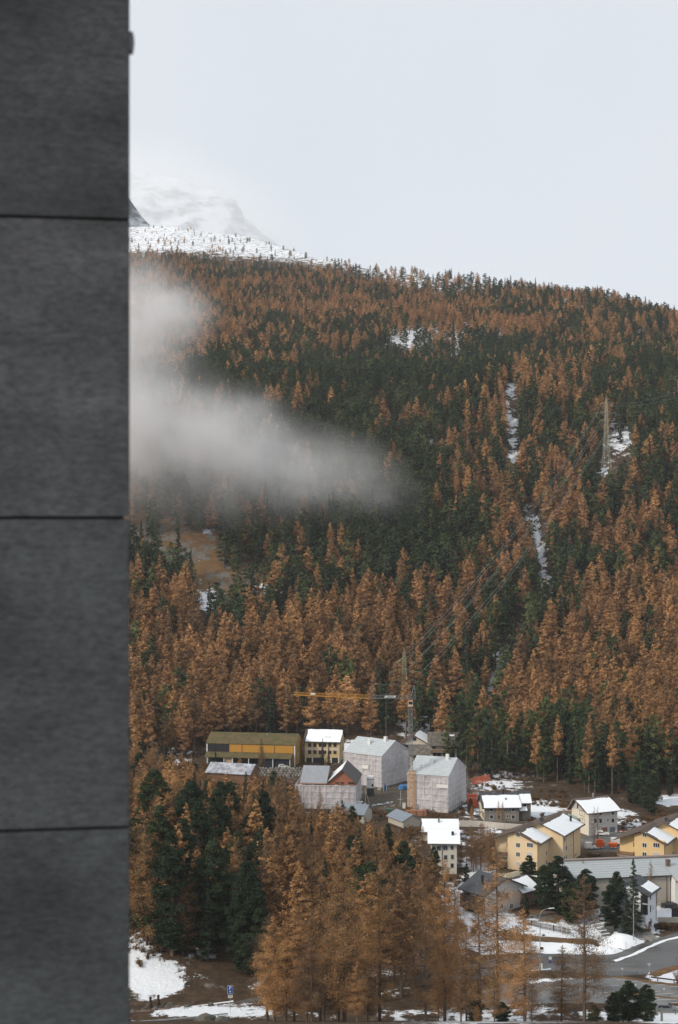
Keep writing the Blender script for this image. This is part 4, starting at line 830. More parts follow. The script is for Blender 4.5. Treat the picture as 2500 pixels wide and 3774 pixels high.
# twin yellow houses
M_YEL = mat('yellow_render', (.72, .555, .35), .9, .05, .4); M_YEL2 = mat('yellow_gold_render', (.74, .53, .27), .9, .05, .4)
def yellow(label, dx, M_, full=True):
    h = House('yellow_house', label, 'apartment house', 1833+dx, 1987+dx, None, 3212, 28, W=13.0, D=8.3, group='yellow apartment houses')
    q = lambda px, py, *a, **k: h.win(px+dx, py, *a, **k)
    ze = h.z(3101); zr = h.loc(1905+dx, 3060)[2]
    MR = mat('brown_verge_roof', (.10, .075, .06), .85, .2)
    P = gable(h, -13, 0, .004, 10.8, ze-1.9+1.6, zr, 'y', M_, MR, ov=1.1, ovg=.9, snow={1: (.04, .80, .03, .90)}, seed=21+dx)
    # recessed balcony bay on the left
    xr = h.loc(1877+dx, 3150)[0]
    for k, pyb in enumerate((3136, 3171)):
        balcony(h, -13.3, xr-.02, -1.5, -.002, h.z(pyb, px=1850+dx)-1.0, M_BROWNW, 1.05); 
    MB().box(xr, .003, -1.25, .0, 0, ze-.6).obj('front_bay', M_, h.o)
    xm = -6.3
    MB().prism([(xr+.01, -1.245, ze-.62), (-.01, -1.245, ze-.62), (-.01, -1.245, ze+.1), (xm, -1.245, zr-.28), (xr+.01, -1.245, zr-.28-(xm-xr)*(zr-ze)/6.5)], (0, 1.24, 0)).obj('front_bay', M_, h.o)
    for sd_ in (0, 1):
        xe = -13-1.1 if sd_ == 0 else 1.1; k = (zr-(ze-.3))/6.5; ze_ = ze-.3-k*1.1
        MB().prism([(xe, -2.3, ze_+.003), (-6.5, -2.3, zr+.003), (-6.5, -.9, zr+.003), (xe, -.9, ze_+.003)], (0, 0, .22)).obj('roof', MR, h.o)
    for px, py, w_, n, sh in ((1910, 3076, 1.0, 2, 0), (1910, 3115, 1.1, 2, 0), (1954, 3115, 1.7, 3, 0), (1910, 3149, 1.1, 2, 0), (1953, 3149, 1.6, 3, 1), (1910, 3184, 1.1, 2, 1), (1953, 3184, 1.6, 3, 1)):
        q(px, py, w_, 1.15, n, off=-1.25, shut=bool(sh))
    for py in (3112, 3146, 3180): h.slab('balcony_door', M_GLASS, 'F', 1869+dx, 1876+dx, py-7, py+9, -.03, -.003)
    for py in (3111, 3145, 3178): q(2014, py, .8, 1.2, 1, face='R', shut=(py == 3111))
    gutter(h, (.08, -1.1, 0), (.08, -1.1, ze-.3))
    # second, taller volume set back to the right
    zr2 = h.loc(1968+dx, 3031, off=8.3)[2]; ze2 = h.z(3076, px=2075+dx, off=8.3)
    x1 = h.loc(2075+dx, 3100, off=8.3)[0]; x0 = x1-13; D2 = 15.5
    gable(h, x0, x1, 8.3, 8.3+D2, ze2, zr2, 'y', M_, MR, ov=1.1, ovg=1.3, snow={1: (.03, .86, .02, .96)}, seed=31+dx)
    for k, y_ in enumerate((9.8, 11.4, 15.2)):
        for j, zz in enumerate((0, -2.65, -5.3, -7.9)):
            wv = (.8, .8, 1.1)[k]; o = link('window', win_mesh(wv, 1.3, 1, M_WHITE)[0], h.o, (x1, y_, ze2-1.75+zz), (0, 0, math.pi/2)); link('pane', win_mesh(wv, 1.3, 1, M_WHITE)[1], o)
            if k == 2 or (k+j) % 3 == 1:
                sk = (wv, 1.3, 'roller_shutter'); SHUT.setdefault(sk, MB().box(-wv/2, wv/2, -.05, -.02, -.65, .65).mesh('shutter', mat('roller_shutter', (.5, .42, .38)))); link('shutter', SHUT[sk], o)
    gutter(h, (x1+.08, 17.3, 0), (x1+.08, 17.3, ze2-.4))
    chimney(h, (x0+x1)/2-.6, 10.5, zr2-.1, .9, .8, M_GREYR); chimney(h, x1-2.0, 21, ze2+1.3, 1.1, .5, M_BLACK)
    return h
yellow('yellow apartment house with balconies and snowy roof in front of the grey house', 0, M_YEL)
yellow('deeper yellow apartment house at the right edge above the long grey metal roof', 466, M_YEL2)

# warehouse with long metal roof
h = House('warehouse', 'long beige warehouse with pale grey metal roof in front of the yellow house', 'warehouse', None, 2470, None, 3338, -9, W=26, D=15)
M_SHM = mat('pale_grey_sheet_metal', (.36, .39, .40), .45, .06, .5); M_BEIGE = mat('beige_cladding', (.46, .42, .36), .8, .04, .6)
ze = h.z(3224); zr = ze+2.0
gable(h, -h.W, 0, 0, 15, ze, zr, 'x', M_BEIGE, M_SHM, ov=.5, ovg=.3, th=.16, rx=10)
for k in range(8):
    b = (k+.6)/8; MB().box(-h.W-.3, .3, -.03, .03, 0, .05).obj('sheet_seam', M_GREYR if k < 0 else M_SHM, h.o, (0, -.5+10.5*b, ze-.1+2.1*b+.165))
gable(h, .301, 12, -2.6, 14.5, ze-.8, zr, 'x', M_WHITE, M_SHM, ov=.6, ovg=0, th=.15, rx=10)
MB().box(-h.W-.3, 12, 9.2, 10.6, zr+.165, zr+.42).obj('ridge_cap', mat('brown_ridge', (.24, .19, .17), .7, .15), h.o)
MB().box(-h.W-.3, .3, -.68, -.52, ze-.22, ze+.02).obj('gutter', M_BLACK, h.o)
MB().prism([(.302, -3.3, ze-1.2), (.302, -.5, ze-.62), (.302, -.5, ze-.1), (.302, -3.3, ze-.68)], (.1, 0, 0)).obj('fascia', mat('orange_fascia', (.42, .17, .09), .8), h.o)
rb = MB()
for k in range(90): x = -h.W+.2+k*(h.W-.4)/90; rb.box(x, x+.05, -.045, -.002, .2, ze-.4)
rb.obj('cladding_rib', M_BEIGE, h.o)['kind'] = 'stuff'
gutter(h, (-.9, -.1, 0), (-.9, -.1, ze-.2)); MB().box(1.6, 3.2, -2.66, -2.61, .8, 6.2).obj('glass_strip', mat('teal_glazing', (.06, .11, .14), .15, .2), h.o)
chimney(h, h.loc(2462, 3190, off=5)[0], 5, ze+1.0, 1.3, 1.0, mat('brown_chimney', (.17, .12, .10), .8, .15))
# white house front right
h = House('white_block', 'tall white house with dark roof between the pines and the parking entrance', 'house', None, 2381, 2419, 3424, 31, W=8.5)
ze = h.z(3296); gable(h, -h.W, 0, 0, h.D, ze, ze+2.1, 'y', mat('bright_white_render', (.74, .76, .80), .9, .03), M_GREYR, ov=1.0, ovg=.9, snow={1: (.05, .55, .35, .95)}, seed=41, rx=-4.6)
for py in (3302, 3349, 3398): h.win(2398-(0 if py < 3390 else -1), py, .42, 1.5, 1, face='R', fm=M_DARKW)
h.slab('door', M_BROWNW, 'R', 2391, 2395, 3395, 3420, -.03, -.003); 
for py in (3310, 3352): h.win(2375, py, 1.6, 2.2, 1, fm=M_GREYR)
gutter(h, (.09, h.D-.15, 0), (.09, h.D-.15, ze)); gutter(h, (-.9, -.09, 3), (-.9, -.09, ze))
for dz, ww in ((0, .9), (-.45, 1.5), (-.8, 1.2)): x, y, z = h.loc(2407, 3340, 'R'); MB().box(.004, .012, y-ww/2, y+ww/2, z+dz, z+dz+.16).obj('lettering', M_METAL, h.o)
# white house with dark roof, left of the pines
h = House('white_villa', 'white villa with wide dark roof and dark timber balcony behind bare larches', 'house', 1707, 1790, 1925, 3376, 50)
ze = h.z(3296); gable(h, -h.W, 0, 0, h.D, ze, ze+2.9, 'x', mat('villa_white_render', (.62, .60, .57), .9, .05), M_GREYR, ov=1.0, ovg=1.0, th=.3)
h.win(1728, 3302, .9, 2.0, 1, fm=M_METAL); h.win(1760, 3303, .8, 1.2, 1); h.slab('balcony', M_DARKW, 'F', 1708, 1788, 3313, 3338, -1.2, -.01)
h.slab('recess_shade_panel', M_BLACK, 'F', 1716, 1780, 3343, 3372, -.05, -.004)  # black slab on the wall, its colour standing for shade below the balcony
for px, py in ((1840, 3300), (1870, 3300), (1850, 3340), (1885, 3340)): h.win(px, py, 1.0, 1.2, 2, face='R')
chimney(h, -h.W*.45, 2.5, ze+1.8, 1.5, .45, M_BLACK)
# white tall house mid
h = House('white_house', 'narrow white house with snow covered roof and small black chimney behind larches', 'house', 1590, 1684, None, 3222, 3, D=10)
ze = h.z(3105); gable(h, -h.W, 0, 0, 10, ze, ze+2.2, 'x', mat('ivory_render', (.58, .55, .48), .9, .05), M_RTILE, ov=1.0, ovg=1.0, snow={0: (.0, .99, 0.0, 1.), 1: (0, 1, 0, 1)}, seed=51)
for px, py, w_, n in ((1642, 3125, 1.1, 2), (1667, 3124, .7, 1), (1643, 3160, .8, 1), (1668, 3158, .7, 1), (1667, 3190, .7, 1), (1618, 3126, 1, 2)): h.win(px, py, w_, 1.1, n, fm=M_METAL)
chimney(h, h.loc(1669, 3085, off=2.6)[0], 2.6, ze+1.1, 1.0, .6, M_BLACK); gutter(h, (-4.0, -.09, 0), (-4.0, -.09, ze))
h = House('low_house', 'low house under a flat sheet of snow behind the narrow white house', 'house', 1560, 1688, None, 3100, 2, D=9)
ze = h.z(3064); gable(h, -h.W, 0, 0, 9, ze, ze+2.6, 'x', M_OFFW, M_RTILE, ov=.8, ovg=.6, snow={0: (.02, .97, .02, .99), 1: (0, 1, 0, 1)}, seed=54)
chimney(h, h.loc(1618, 3038, off=3)[0], 3, ze+1.6, 1.2, .35, M_BLACK)
h = House('bungalow', 'beige bungalow with blue grey metal roof below the silo', 'house', None, 1342, 1372, 3036, 22, W=11)
ze = h.z(3000); gable(h, -h.W, 0, 0, h.D, ze, ze+2.1, 'x', M_BEIGE, M_BLUEG, ov=.7, ovg=.4); h.slab('window', M_GLASS, 'F', 1305, 1333, 3007, 3019, -.03, -.003)
h = House('bungalow', 'beige bungalow with blue grey roof and gable end left of the timber stack', 'house', None, 1487, 1552, 3052, 62, W=9.5)
ze = h.z(3026); gable(h, -h.W, 0, 0, h.D, ze, ze+1.6, 'x', M_BEIGE, M_BLUEG, ov=.6, ovg=.5)
h = House('grey_roof_house', 'small brown house with frosted grey roof below the mustard hall', 'house', None, 922, 956, 2893, 16, W=17)
ze = h.z(2853); gable(h, -h.W, 0, 0, h.D, ze, ze+2.6, 'x', M_BROWNW, mat('frosted_grey_roof', (.25, .26, .29), .8, .2, .6, c2=(.45, .47, .51), c2s=.3), ov=.6, ovg=.4)
h = House('small_chalet', 'small house with snowy roof tucked behind the dark pines', 'house', None, 1925, 1985, 3345, 48, W=9)
ze = h.z(3288); gable(h, -h.W, 0, 0, h.D, ze, ze+2.4, 'y', mat('brick_red_render', (.38, .22, .17), .9, .1), M_RTILE, ov=.8, ovg=.6, snow={1: (.02, .9, .02, .95), 0: (.1, .9, .03, .95)}, seed=61)
h = House('timber_shed', 'small dark timber shed left of the stone wall below the mustard hall', 'shed', None, 716, 735, 2900, 20, W=8)
gable(h, -h.W, 0, 0, h.D, 2.6, 4.4, 'x', M_DARKW, M_RTILE, ov=.4, ovg=.3, snow={0: (.1, .8, .1, .9)}, seed=71)
# ------------------------------------------------------------------ roads and parking (sheets just above the flat valley ground)
def wet_asphalt():
    m = bpy.data.materials.new('wet_asphalt'); t, b = nodes_of(m); N = t.nodes; L = t.links; g = N.new('ShaderNodeNewGeometry')
    mp = N.new('ShaderNodeMapping'); mp.inputs['Rotation'].default_value = (0, 0, .5); mp.inputs['Scale'].default_value = (.22, 1, 1); L.new(g.outputs['Position'], mp.inputs['Vector'])
    n = N.new('ShaderNodeTexNoise'); n.inputs['Scale'].default_value = .22; n.inputs['Detail'].default_value = 7; n.inputs['Roughness'].default_value = .6; L.new(mp.outputs[0], n.inputs['Vector'])
    r = N.new('ShaderNodeValToRGB'); r.color_ramp.elements[0].position = .38; r.color_ramp.elements[1].position = .62; r.color_ramp.elements[0].color = (.045, .047, .046, 1); r.color_ramp.elements[1].color = (.125, .125, .125, 1)
    L.new(n.outputs['Fac'], r.inputs['Fac']); L.new(r.outputs['Color'], b.inputs['Base Color'])
    q = N.new('ShaderNodeMapRange'); q.inputs['From Min'].default_value = .35; q.inputs['From Max'].default_value = .6; q.inputs['To Min'].default_value = .12; q.inputs['To Max'].default_value = .6; L.new(n.outputs['Fac'], q.inputs['Value']); L.new(q.outputs[0], b.inputs['Roughness']); return m
M_ASPH = wet_asphalt()
def sheet(name, pts, m, dz, kind='structure', sub=1, rag=0.0):
    P = [px2(a, b) for a, b in pts]; Q = []
    for i in range(len(P)):
        a = P[i]; b = P[(i+1) % len(P)]; n = max(1, int(math.dist(a, b)/1.2)) if rag else 1
        for k in range(n):
            f = k/n; Q.append((a[0]+(b[0]-a[0])*f+random.uniform(-rag, rag), a[1]+(b[1]-a[1])*f+random.uniform(-rag, rag), ZG+dz))
    o = MB().poly(Q[::-1]).obj(name, m)
    if kind: tag(o, kind=kind)
    return o
import bmesh
def flip_up(o):
    if o.data.polygons[0].normal.z < 0: o.data.flip_normals()
    return o
# terrain is exactly flat here only where no noise acts (Y < 600)
flip_up(sheet('road', [(1500, 3590), (1950, 3514), (2145, 3520), (2267, 3514), (2500, 3434), (2700, 3380), (2760, 3500), (2560, 3560), (2400, 3590), (2271, 3599), (2022, 3577), (1900, 3590), (1500, 3640), (1100, 3690), (880, 3748), (300, 3800), (300, 3758), (480, 3742), (860, 3694), (1100, 3640)], M_ASPH, .02))
flip_up(sheet('parking_area', [(1900, 3606), (2271, 3602), (2420, 3618), (2600, 3640), (2720, 3760), (2600, 3775), (2280, 3775), (1700, 3772), (1760, 3660)], mat('parking_asphalt', (.145, .145, .145), .6, .2, .3, c2=(.19, .19, .185), c2s=.12), .024))
def strip(name, pts, w, m, dz, label, h=.05, rag=.0, cat=None, kind=None, group=None):
    mb = MB(); P = [Vector(px2(a, b)) for a, b in pts]; L_ = []; R_ = []
    ex = []
    for a, b in zip(P[:-1], P[1:]):
        n = max(1, int((b-a).length/1.0)); ex += [a+(b-a)*(k/n) for k in range(n)]
    ex.append(P[-1])
    for i, p in enumerate(ex):
        d = (ex[min(i+1, len(ex)-1)]-ex[max(i-1, 0)]); d.z = 0; d.normalize(); nrm = Vector((-d.y, d.x, 0)); ww = w*.5*(1+rag*random.uniform(-1, 1)); w2 = w*.5*(1+rag*random.uniform(-1, 1))
        L_.append(p+nrm*ww+Vector((0, 0, dz))); R_.append(p-nrm*w2+Vector((0, 0, dz)))
    for i in range(len(ex)-1):
        c0 = (L_[i]+R_[i])/2+Vector((0, 0, h)); c1 = (L_[i+1]+R_[i+1])/2+Vector((0, 0, h))
        mb.quad(L_[i], c0, c1, L_[i+1]); mb.quad(c0, R_[i], R_[i+1], c1)
    o = mb.obj(name, m); o.data.validate()
    return tag(o, label, cat, group, kind)
strip('snow_ridge', [(2263, 3543), (2330, 3520), (2400, 3487), (2450, 3466), (2540, 3446)], 1.0, M_SNOW, .03, None, .15, .35, kind='structure')
strip('snow_ridge', [(1930, 3585), (1960, 3578), (2030, 3571)], .9, M_SNOW, .03, None, .12, .5, kind='structure')
strip('snow_ridge', [(1950, 3621), (2000, 3614), (2110, 3606)], 1.4, M_SNOW, .03, None, .12, .6, kind='structure')
strip('snow_ridge', [(480, 3754), (600, 3740), (700, 3728), (860, 3708), (1000, 3690)], .35, M_SNOW, .03, None, .05, .5, kind='structure')
strip('snow_ridge', [(470, 3741), (600, 3725), (720, 3709), (860, 3690)], .6, M_SNOW, .03, None, .12, .6, kind='structure')
M_GRASS = mat('brown_grass', (.17, .095, .035), .95, .35, .8, c2=(.11, .07, .04), c2s=.3)
strip('grass_verge', [(2130, 3605), (2272, 3600), (2330, 3608), (2400, 3620), (2520, 3632)], 1.3, M_GRASS, .035, None, .12, .3, kind='structure')
strip('grass_verge', [(2270, 3655), (2340, 3664), (2400, 3670), (2500, 3682)], .8, M_GRASS, .035, None, .10, .3, kind='structure')
strip('grass_verge', [(2400, 3596), (2440, 3582), (2480, 3570), (2540, 3560)], 2.6, M_GRASS, .035, None, .15, .2, kind='structure')
strip('grass_verge', [(1840, 3440), (1900, 3452), (2000, 3462), (2100, 3468), (2190, 3470)], 4.2, M_GRASS, .03, None, .5, .1, kind='structure')
M_LINE = mat('faded_line_paint', (.52, .52, .48), .7, .15, 1)
for i, (a, b, c_, d) in enumerate([(2274, 3611, 2331, 3607), (2318, 3618, 2386, 3613), (2366, 3626, 2437, 3619), (2416, 3632, 2486, 3626), (2468, 3638, 2510, 3635), (2340, 3649, 2362, 3647), (2404, 3655, 2434, 3653), (2414, 3665, 2484, 3661), (2472, 3672, 2520, 3670), (2410, 3678, 2440, 3675), (2412, 3686, 2496, 3683), (2476, 3697, 2520, 3694), (2200, 3606, 2260, 3602), (2250, 3634, 2280, 3632), (2200, 3660, 2240, 3658), (2380, 3702, 2412, 3700)]):
    p = Vector(px2(a, b, ZG)); q = Vector(px2(c_, d, ZG)); dd = (q-p).normalized(); n_ = Vector((-dd.y, dd.x, 0))*.09; z_ = Vector((0, 0, .030))
    o = MB().quad(p-n_+z_, q-n_+z_, q+n_+z_, p+n_+z_).obj('bay_line', M_LINE); tag(flip_up(o), kind='structure')
flip_up(sheet('lane', [(2150, 3074), (2300, 3068), (2350, 3100), (2310, 3112), (2292, 3140), (2165, 3138), (2140, 3110)], mat('lane_asphalt', (.10, .098, .095), .7, .3, .4, c2=(.15, .14, .13), c2s=.2), .02))
flip_up(sheet('snow_verge', [(1700, 3480), (1840, 3464), (2020, 3473), (2180, 3481), (2262, 3516), (2145, 3519), (1950, 3513), (1780, 3520)], M_SNOW, .05, rag=.25))
# snow mound with stone steps, path
def mound(name, pts, h, m, seed=1, kind='structure', label=None, cat=None):
    P = [Vector(px2(a, b)) for a, b in pts]; c = sum(P, Vector())/len(P); n = 40; V = []; rings = 9; per = []
    tot = len(P)
    for k in range(n): f = k/n*tot; i = int(f); per.append(P[i % tot].lerp(P[(i+1) % tot], f-i))
    for j in range(rings):
        r = 1-j/(rings-1)
        for k, p in enumerate(per):
            q = c+(p-c)*max(r, .001); V.append((q.x, q.y, ZG+.01+h*(1-r**2.2)*(.85+.3*float(vnoise(q.x*.5, q.y*.5, seed)))))
    Fc = [(j*n+k, j*n+(k+1) % n, (j+1)*n+(k+1) % n, (j+1)*n+k) for j in range(rings-1) for k in range(n)]
    o = link(name, npmesh(name, V, Fc, m, True)); return tag(o, label, cat, None, kind)
mound('snow_bank', [(2205, 3480), (2235, 3455), (2262, 3440), (2330, 3455), (2378, 3472), (2350, 3483), (2300, 3497), (2250, 3490)], 1.5, M_SNOW, 3)
mound('snow_bank', [(2190, 3500), (2215, 3484), (2250, 3490), (2300, 3505), (2262, 3517), (2200, 3520)], 1.0, M_SNOW, 4)
st = empty('stone_steps', px2(2275, 3478), R(-35), 'grey stone garden steps climbing the snowy bank beside the road', 'steps')
stepm = MB().box(-1.1, 1.1, -.2, .2, 0, .16).mesh('step', M_STONE); stepm2 = MB().box(-1.08, 1.08, -.25, .12, .161, .21).mesh('snow_cap', M_SNOW)
for k in range(12):
    o = link('step', stepm, st, (-1.6-.42*k, .5+.10*k, .25+.28*k), (0, 0, R(60)))
    if k % 2 == 0: link('snow_cap', stepm2, o)
pt_ = MB(); pav = mat('grey_paving', (.23, .22, .20), .9, .2, 1)
pa = empty('paved_path', px2(2386, 3448), 0, 'short path of grey paving slabs leading up to the white house', 'path')
slabm = MB().box(-.75, .75, -.95, .95, 0, .10).mesh('paving_slab', pav)
for r_ in range(8):
    for c_ in range(3): link('paving_slab', slabm, pa, (-2.0+1.6*c_-.30*r_+.05*(r_ % 3), -2.6+2.0*r_, .02+.004*c_+.02*r_), (0, 0, R(4)))
# retaining wall, hedge, fences
def wall_line(name, pts, h, t, m, label, cat, rails=None):
    root = empty(name, px2(*pts[0]), 0, label, cat); b = Vector(px2(*pts[0])); k = 0
    for (p, q) in zip(pts[:-1], pts[1:]):
        p = Vector(px2(*p))-b; q = Vector(px2(*q))-b; d = (q-p); L_ = d.length; a = math.atan2(d.y, d.x); nseg = max(1, round(L_/6))
        for i in range(nseg):
            o = MB().box(0.02, L_/nseg-.02, -t/2, t/2, -.3, h).obj('wall_panel', m, root, tuple(p+d*(i/nseg)), (0, 0, a))
            if rails:
                MB().box(-.03, .03, -.03, .03, 0, rails).obj('post', M_METAL, root, tuple(p+d*(i/nseg)+Vector((0, 0, h))), (0, 0, a))
        if rails:
            for zz in (rails, rails*.5): MB().box(0, L_, -.02, .02, zz-.05, zz).obj('rail', M_METAL, root, (p.x, p.y, h), (0, 0, a))
    return root
wall_line('retaining_wall', [(1690, 3046), (1760, 3047), (1860, 3056), (1948, 3062)], 1.9, .3, mat('pale_concrete', (.50, .46, .42), .9, .1, .6), 'pale concrete retaining wall with handrail in front of the grey house', 'wall', .9)
wall_line('garden_wall', [(2424, 3414), (2560, 3414)], 2.2, .3, M_BEIGE, 'beige wall behind the brown hedge at the right edge', 'wall', None)
wall_line('boundary_wall', [(1790, 3240), (1868, 3238), (1925, 3225)], 1.4, .3, mat('cream_wall', (.62, .52, .36), .9, .08), 'cream boundary wall below the yellow apartment house', 'wall', None)
wall_line('timber_screen', [(2218, 3452), (2262, 3446)], 2.2, .12, mat('weathered_boards', (.16, .15, .13), .9, .2, 1, stretch=(6, 1, 1)), 'grey weathered timber screen on top of the snowy bank', 'fence', None)
def picket(name, p, q, h, m, label, rails=2, step=.35, rustic=0.06):
    b = Vector(px2(*p)); e = Vector(px2(*q))-b; L_ = e.length; root = empty(name, b, math.atan2(e.y, e.x), label, 'fence')
    mb = MB(); n = int(L_/step)
    for i in range(n): x = i*step+random.uniform(-.02, .02); mb.box(x, x+step*.5, -.02, .02, .08, h*random.uniform(1-rustic, 1+rustic))
    mb.obj('picket', m, root)['kind'] = 'stuff'
    for k in range(rails): MB().box(0, L_, .021, .06, h*(.3+.45*k), h*(.3+.45*k)+.09).obj('rail', m, root)
    for i in range(int(L_/3)+1): MB().box(-.06, .06, .061, .17, 0, h*1.02).obj('post', m, root, (i*3, 0, 0))
picket('picket_fence', (1925, 3402), (2000, 3424), 1.3, M_DARKW, 'dark timber picket fence along the brown grass, left of the pines'); picket('picket_fence', (2000, 3424), (2105, 3446), 1.5, mat('grey_brown_pickets', (.11, .09, .075), .9, .3), 'grey brown picket fence under the pines behind the street lamp')
V = np.array([px2(2420+i*100/60, 3424) for i in range(61)])
hp = []
for i in range(4200): p = V[RNG.integers(0, 61)]; hp.append((p[0]+RNG.normal()*.25, p[1]+RNG.normal()*.5, ZG+RNG.uniform(0, 1.25)))
hv, hf = leaves(np.array(hp), .22, 1.6, .3); tag(link('hedge', npmesh('hedge', hv, hf, foliage('hedge_leaves', [(0, (.12, .075, .045)), (1, (.12, .075, .045))]))), 'clipped leafless brown hedge in front of the beige wall', 'hedge')

# ------------------------------------------------------------------ crane
M_CRY = mat('crane_yellow', (.62, .30, .045), .5, .1); M_CRG = mat('crane_grey', (.17, .185, .19), .5, .1)
def lattice(mb, p, q, w0, w1, bays, r, n=4, tri=False):
    p = Vector(p); q = Vector(q); d = (q-p).normalized(); a = Vector((0, 0, 1)) if abs(d.z) < .7 else Vector((1, 0, 0)); b = d.cross(a).normalized(); a = b.cross(d)
    cs = [(-1, -1), (1, -1), (1, 1), (-1, 1)] if not tri else [(-1, -1), (1, -1), (0, 1)]
    def c(k, f): w = (w0+(w1-w0)*f)/2; return p.lerp(q, f)+b*cs[k][0]*w+a*cs[k][1]*w
    m = len(cs)
    for k in range(m): mb.tube(c(k, 0), c(k, 1), r, n=4, cap=False)
    for i in range(bays):
        f0 = i/bays; f1 = (i+1)/bays
        for k in range(m):
            k2 = (k+1) % m; mb.tube(c(k, f0), c(k2, f1), r*.6, n=3, cap=False)
            if n > 4 or not tri: mb.tube(c(k2, f0), c(k, f1), r*.6, n=3, cap=False)
            mb.tube(c(k, f1), c(k2, f1), r*.6, n=3, cap=False)
CB = Vector(px2(1517, 2987)); s_ = F/CB.y
cr = empty('tower_crane', CB, 0, 'tall tower crane with yellow grey jib standing between the wrapped houses', 'crane')
cz = lambda y: (2987-y)/s_
MB().box(-2.2, 2.2, -.25, .25, .2, .7).box(-.25, .25, -2.2, -.26, .2, .7).box(-.25, .25, .26, 2.2, .2, .7).obj('base_frame', M_CRY, cr)
ballm = MB().box(-1.0, 1.0, -1.1, 1.1, 0, .55).mesh('ballast_block', M_CONC)
for k in range(3): link('ballast_block', ballm, cr, (2.6, 0, .71+.57*k))
mb = MB(); lattice(mb, (0, 0, .7), (0, 0, cz(2841)), 1.9, 1.9, 8, .11, 5); mb.obj('lower_mast', M_CRY, cr)
mb = MB(); lattice(mb, (-.2, 0, cz(2843)), (-.4, 0, cz(2580)), 1.35, 1.35, 22, .075, 5); mb.obj('upper_mast', M_CRG, cr)
jx = lambda x: (x-1517)/s_; jz = cz(2569)
mb = MB(); lattice(mb, (jx(1362), 0, jz+.1), (jx(1084), 0, cz(2556)), 1.15, .9, 24, .07, 4, True); mb.obj('outer_jib', M_CRY, cr)
mb = MB(); lattice(mb, (jx(1362), 0, jz+.1), (jx(1530), 0, jz), 1.0, 1.2, 12, .07, 4, True); mb.obj('inner_jib', M_CRG, cr)
mb = MB(); mb.tube((jx(1514), -.5, jz), (jx(1527), 0, cz(2526)), .13).tube((jx(1517), .5, jz), (jx(1527), 0, cz(2526)), .13).tube((jx(1527), 0, cz(2526)), (jx(1534), 0, jz-1), .1); mb.obj('tower_head', M_CRG, cr)
mb = MB(); mb.tube((jx(1527), 0, cz(2526)), (jx(1372), 0, cz(2521)), .05, n=4).tube((jx(1372), 0, cz(2521)), (jx(1362), 0, jz+.6), .06, n=4).tube((jx(1374), .4, cz(2521)), (jx(1376), 0, jz+.6), .08, n=4).tube((jx(1527), 0, cz(2526)), (jx(1420), 0, jz+.7), .04, n=4).tube((jx(1527), 0, cz(2526)), (jx(1532), .6, .8), .04, n=4); mb.obj('stay_cable', M_CRG, cr)
cb_ = MB().box(-.75, .75, -1.0, -.2, -.9, 1.1).obj('cab', mat('cab_cream', (.62, .5, .36), .5), cr, (jx(1513), -.6, cz(2592))); MB().box(-.65, .65, -1.02, -1.003, -.2, .8).obj('window', M_GLASS, cb_); MB().box(-.78, .78, -1.03, -.18, 1.102, 1.25).obj('roof', M_ORANGE, cb_)
bd = MB().prism([(jx(1416), -.75, cz(2570)), (jx(1422), -.75, cz(2563)), (jx(1458), -.75, cz(2563)), (jx(1458), -.75, cz(2570))], (0, .05, 0)).obj('name_board', M_WHITE, cr)
b2 = MB().box(jx(1146), jx(1162), -.75, -.68, cz(2560), cz(2553)).obj('name_board', M_WHITE, cr)
def text(body, size, m, parent, loc, rot=(R(90), 0, 0), name='lettering', ext=.01):
    c = bpy.data.curves.new(name, 'FONT'); c.body = body; c.size = size; c.extrude = ext; c.align_x = 'CENTER'; c.align_y = 'CENTER'; c.offset = .006*size
    t = bpy.data.objects.new('t', c); COL.objects.link(t); dg = bpy.context.evaluated_depsgraph_get(); me = bpy.data.meshes.new_from_object(t.evaluated_get(dg)); bpy.data.objects.remove(t); me.materials.clear(); me.materials.append(m)
    return link(name, me, parent, loc, rot)
text('LIEBHERR', .62, M_BLACK, bd, (jx(1439), -.765, cz(2566.7)))
MB().tube((jx(1290), 0, jz-.6), (jx(1290), 0, jz-2.8), .03, n=4).box(jx(1290)-.25, jx(1290)+.25, -.2, .2, jz-3.3, jz-2.8).obj('hook', M_CRG, cr)
def rope_to(name, m): pass
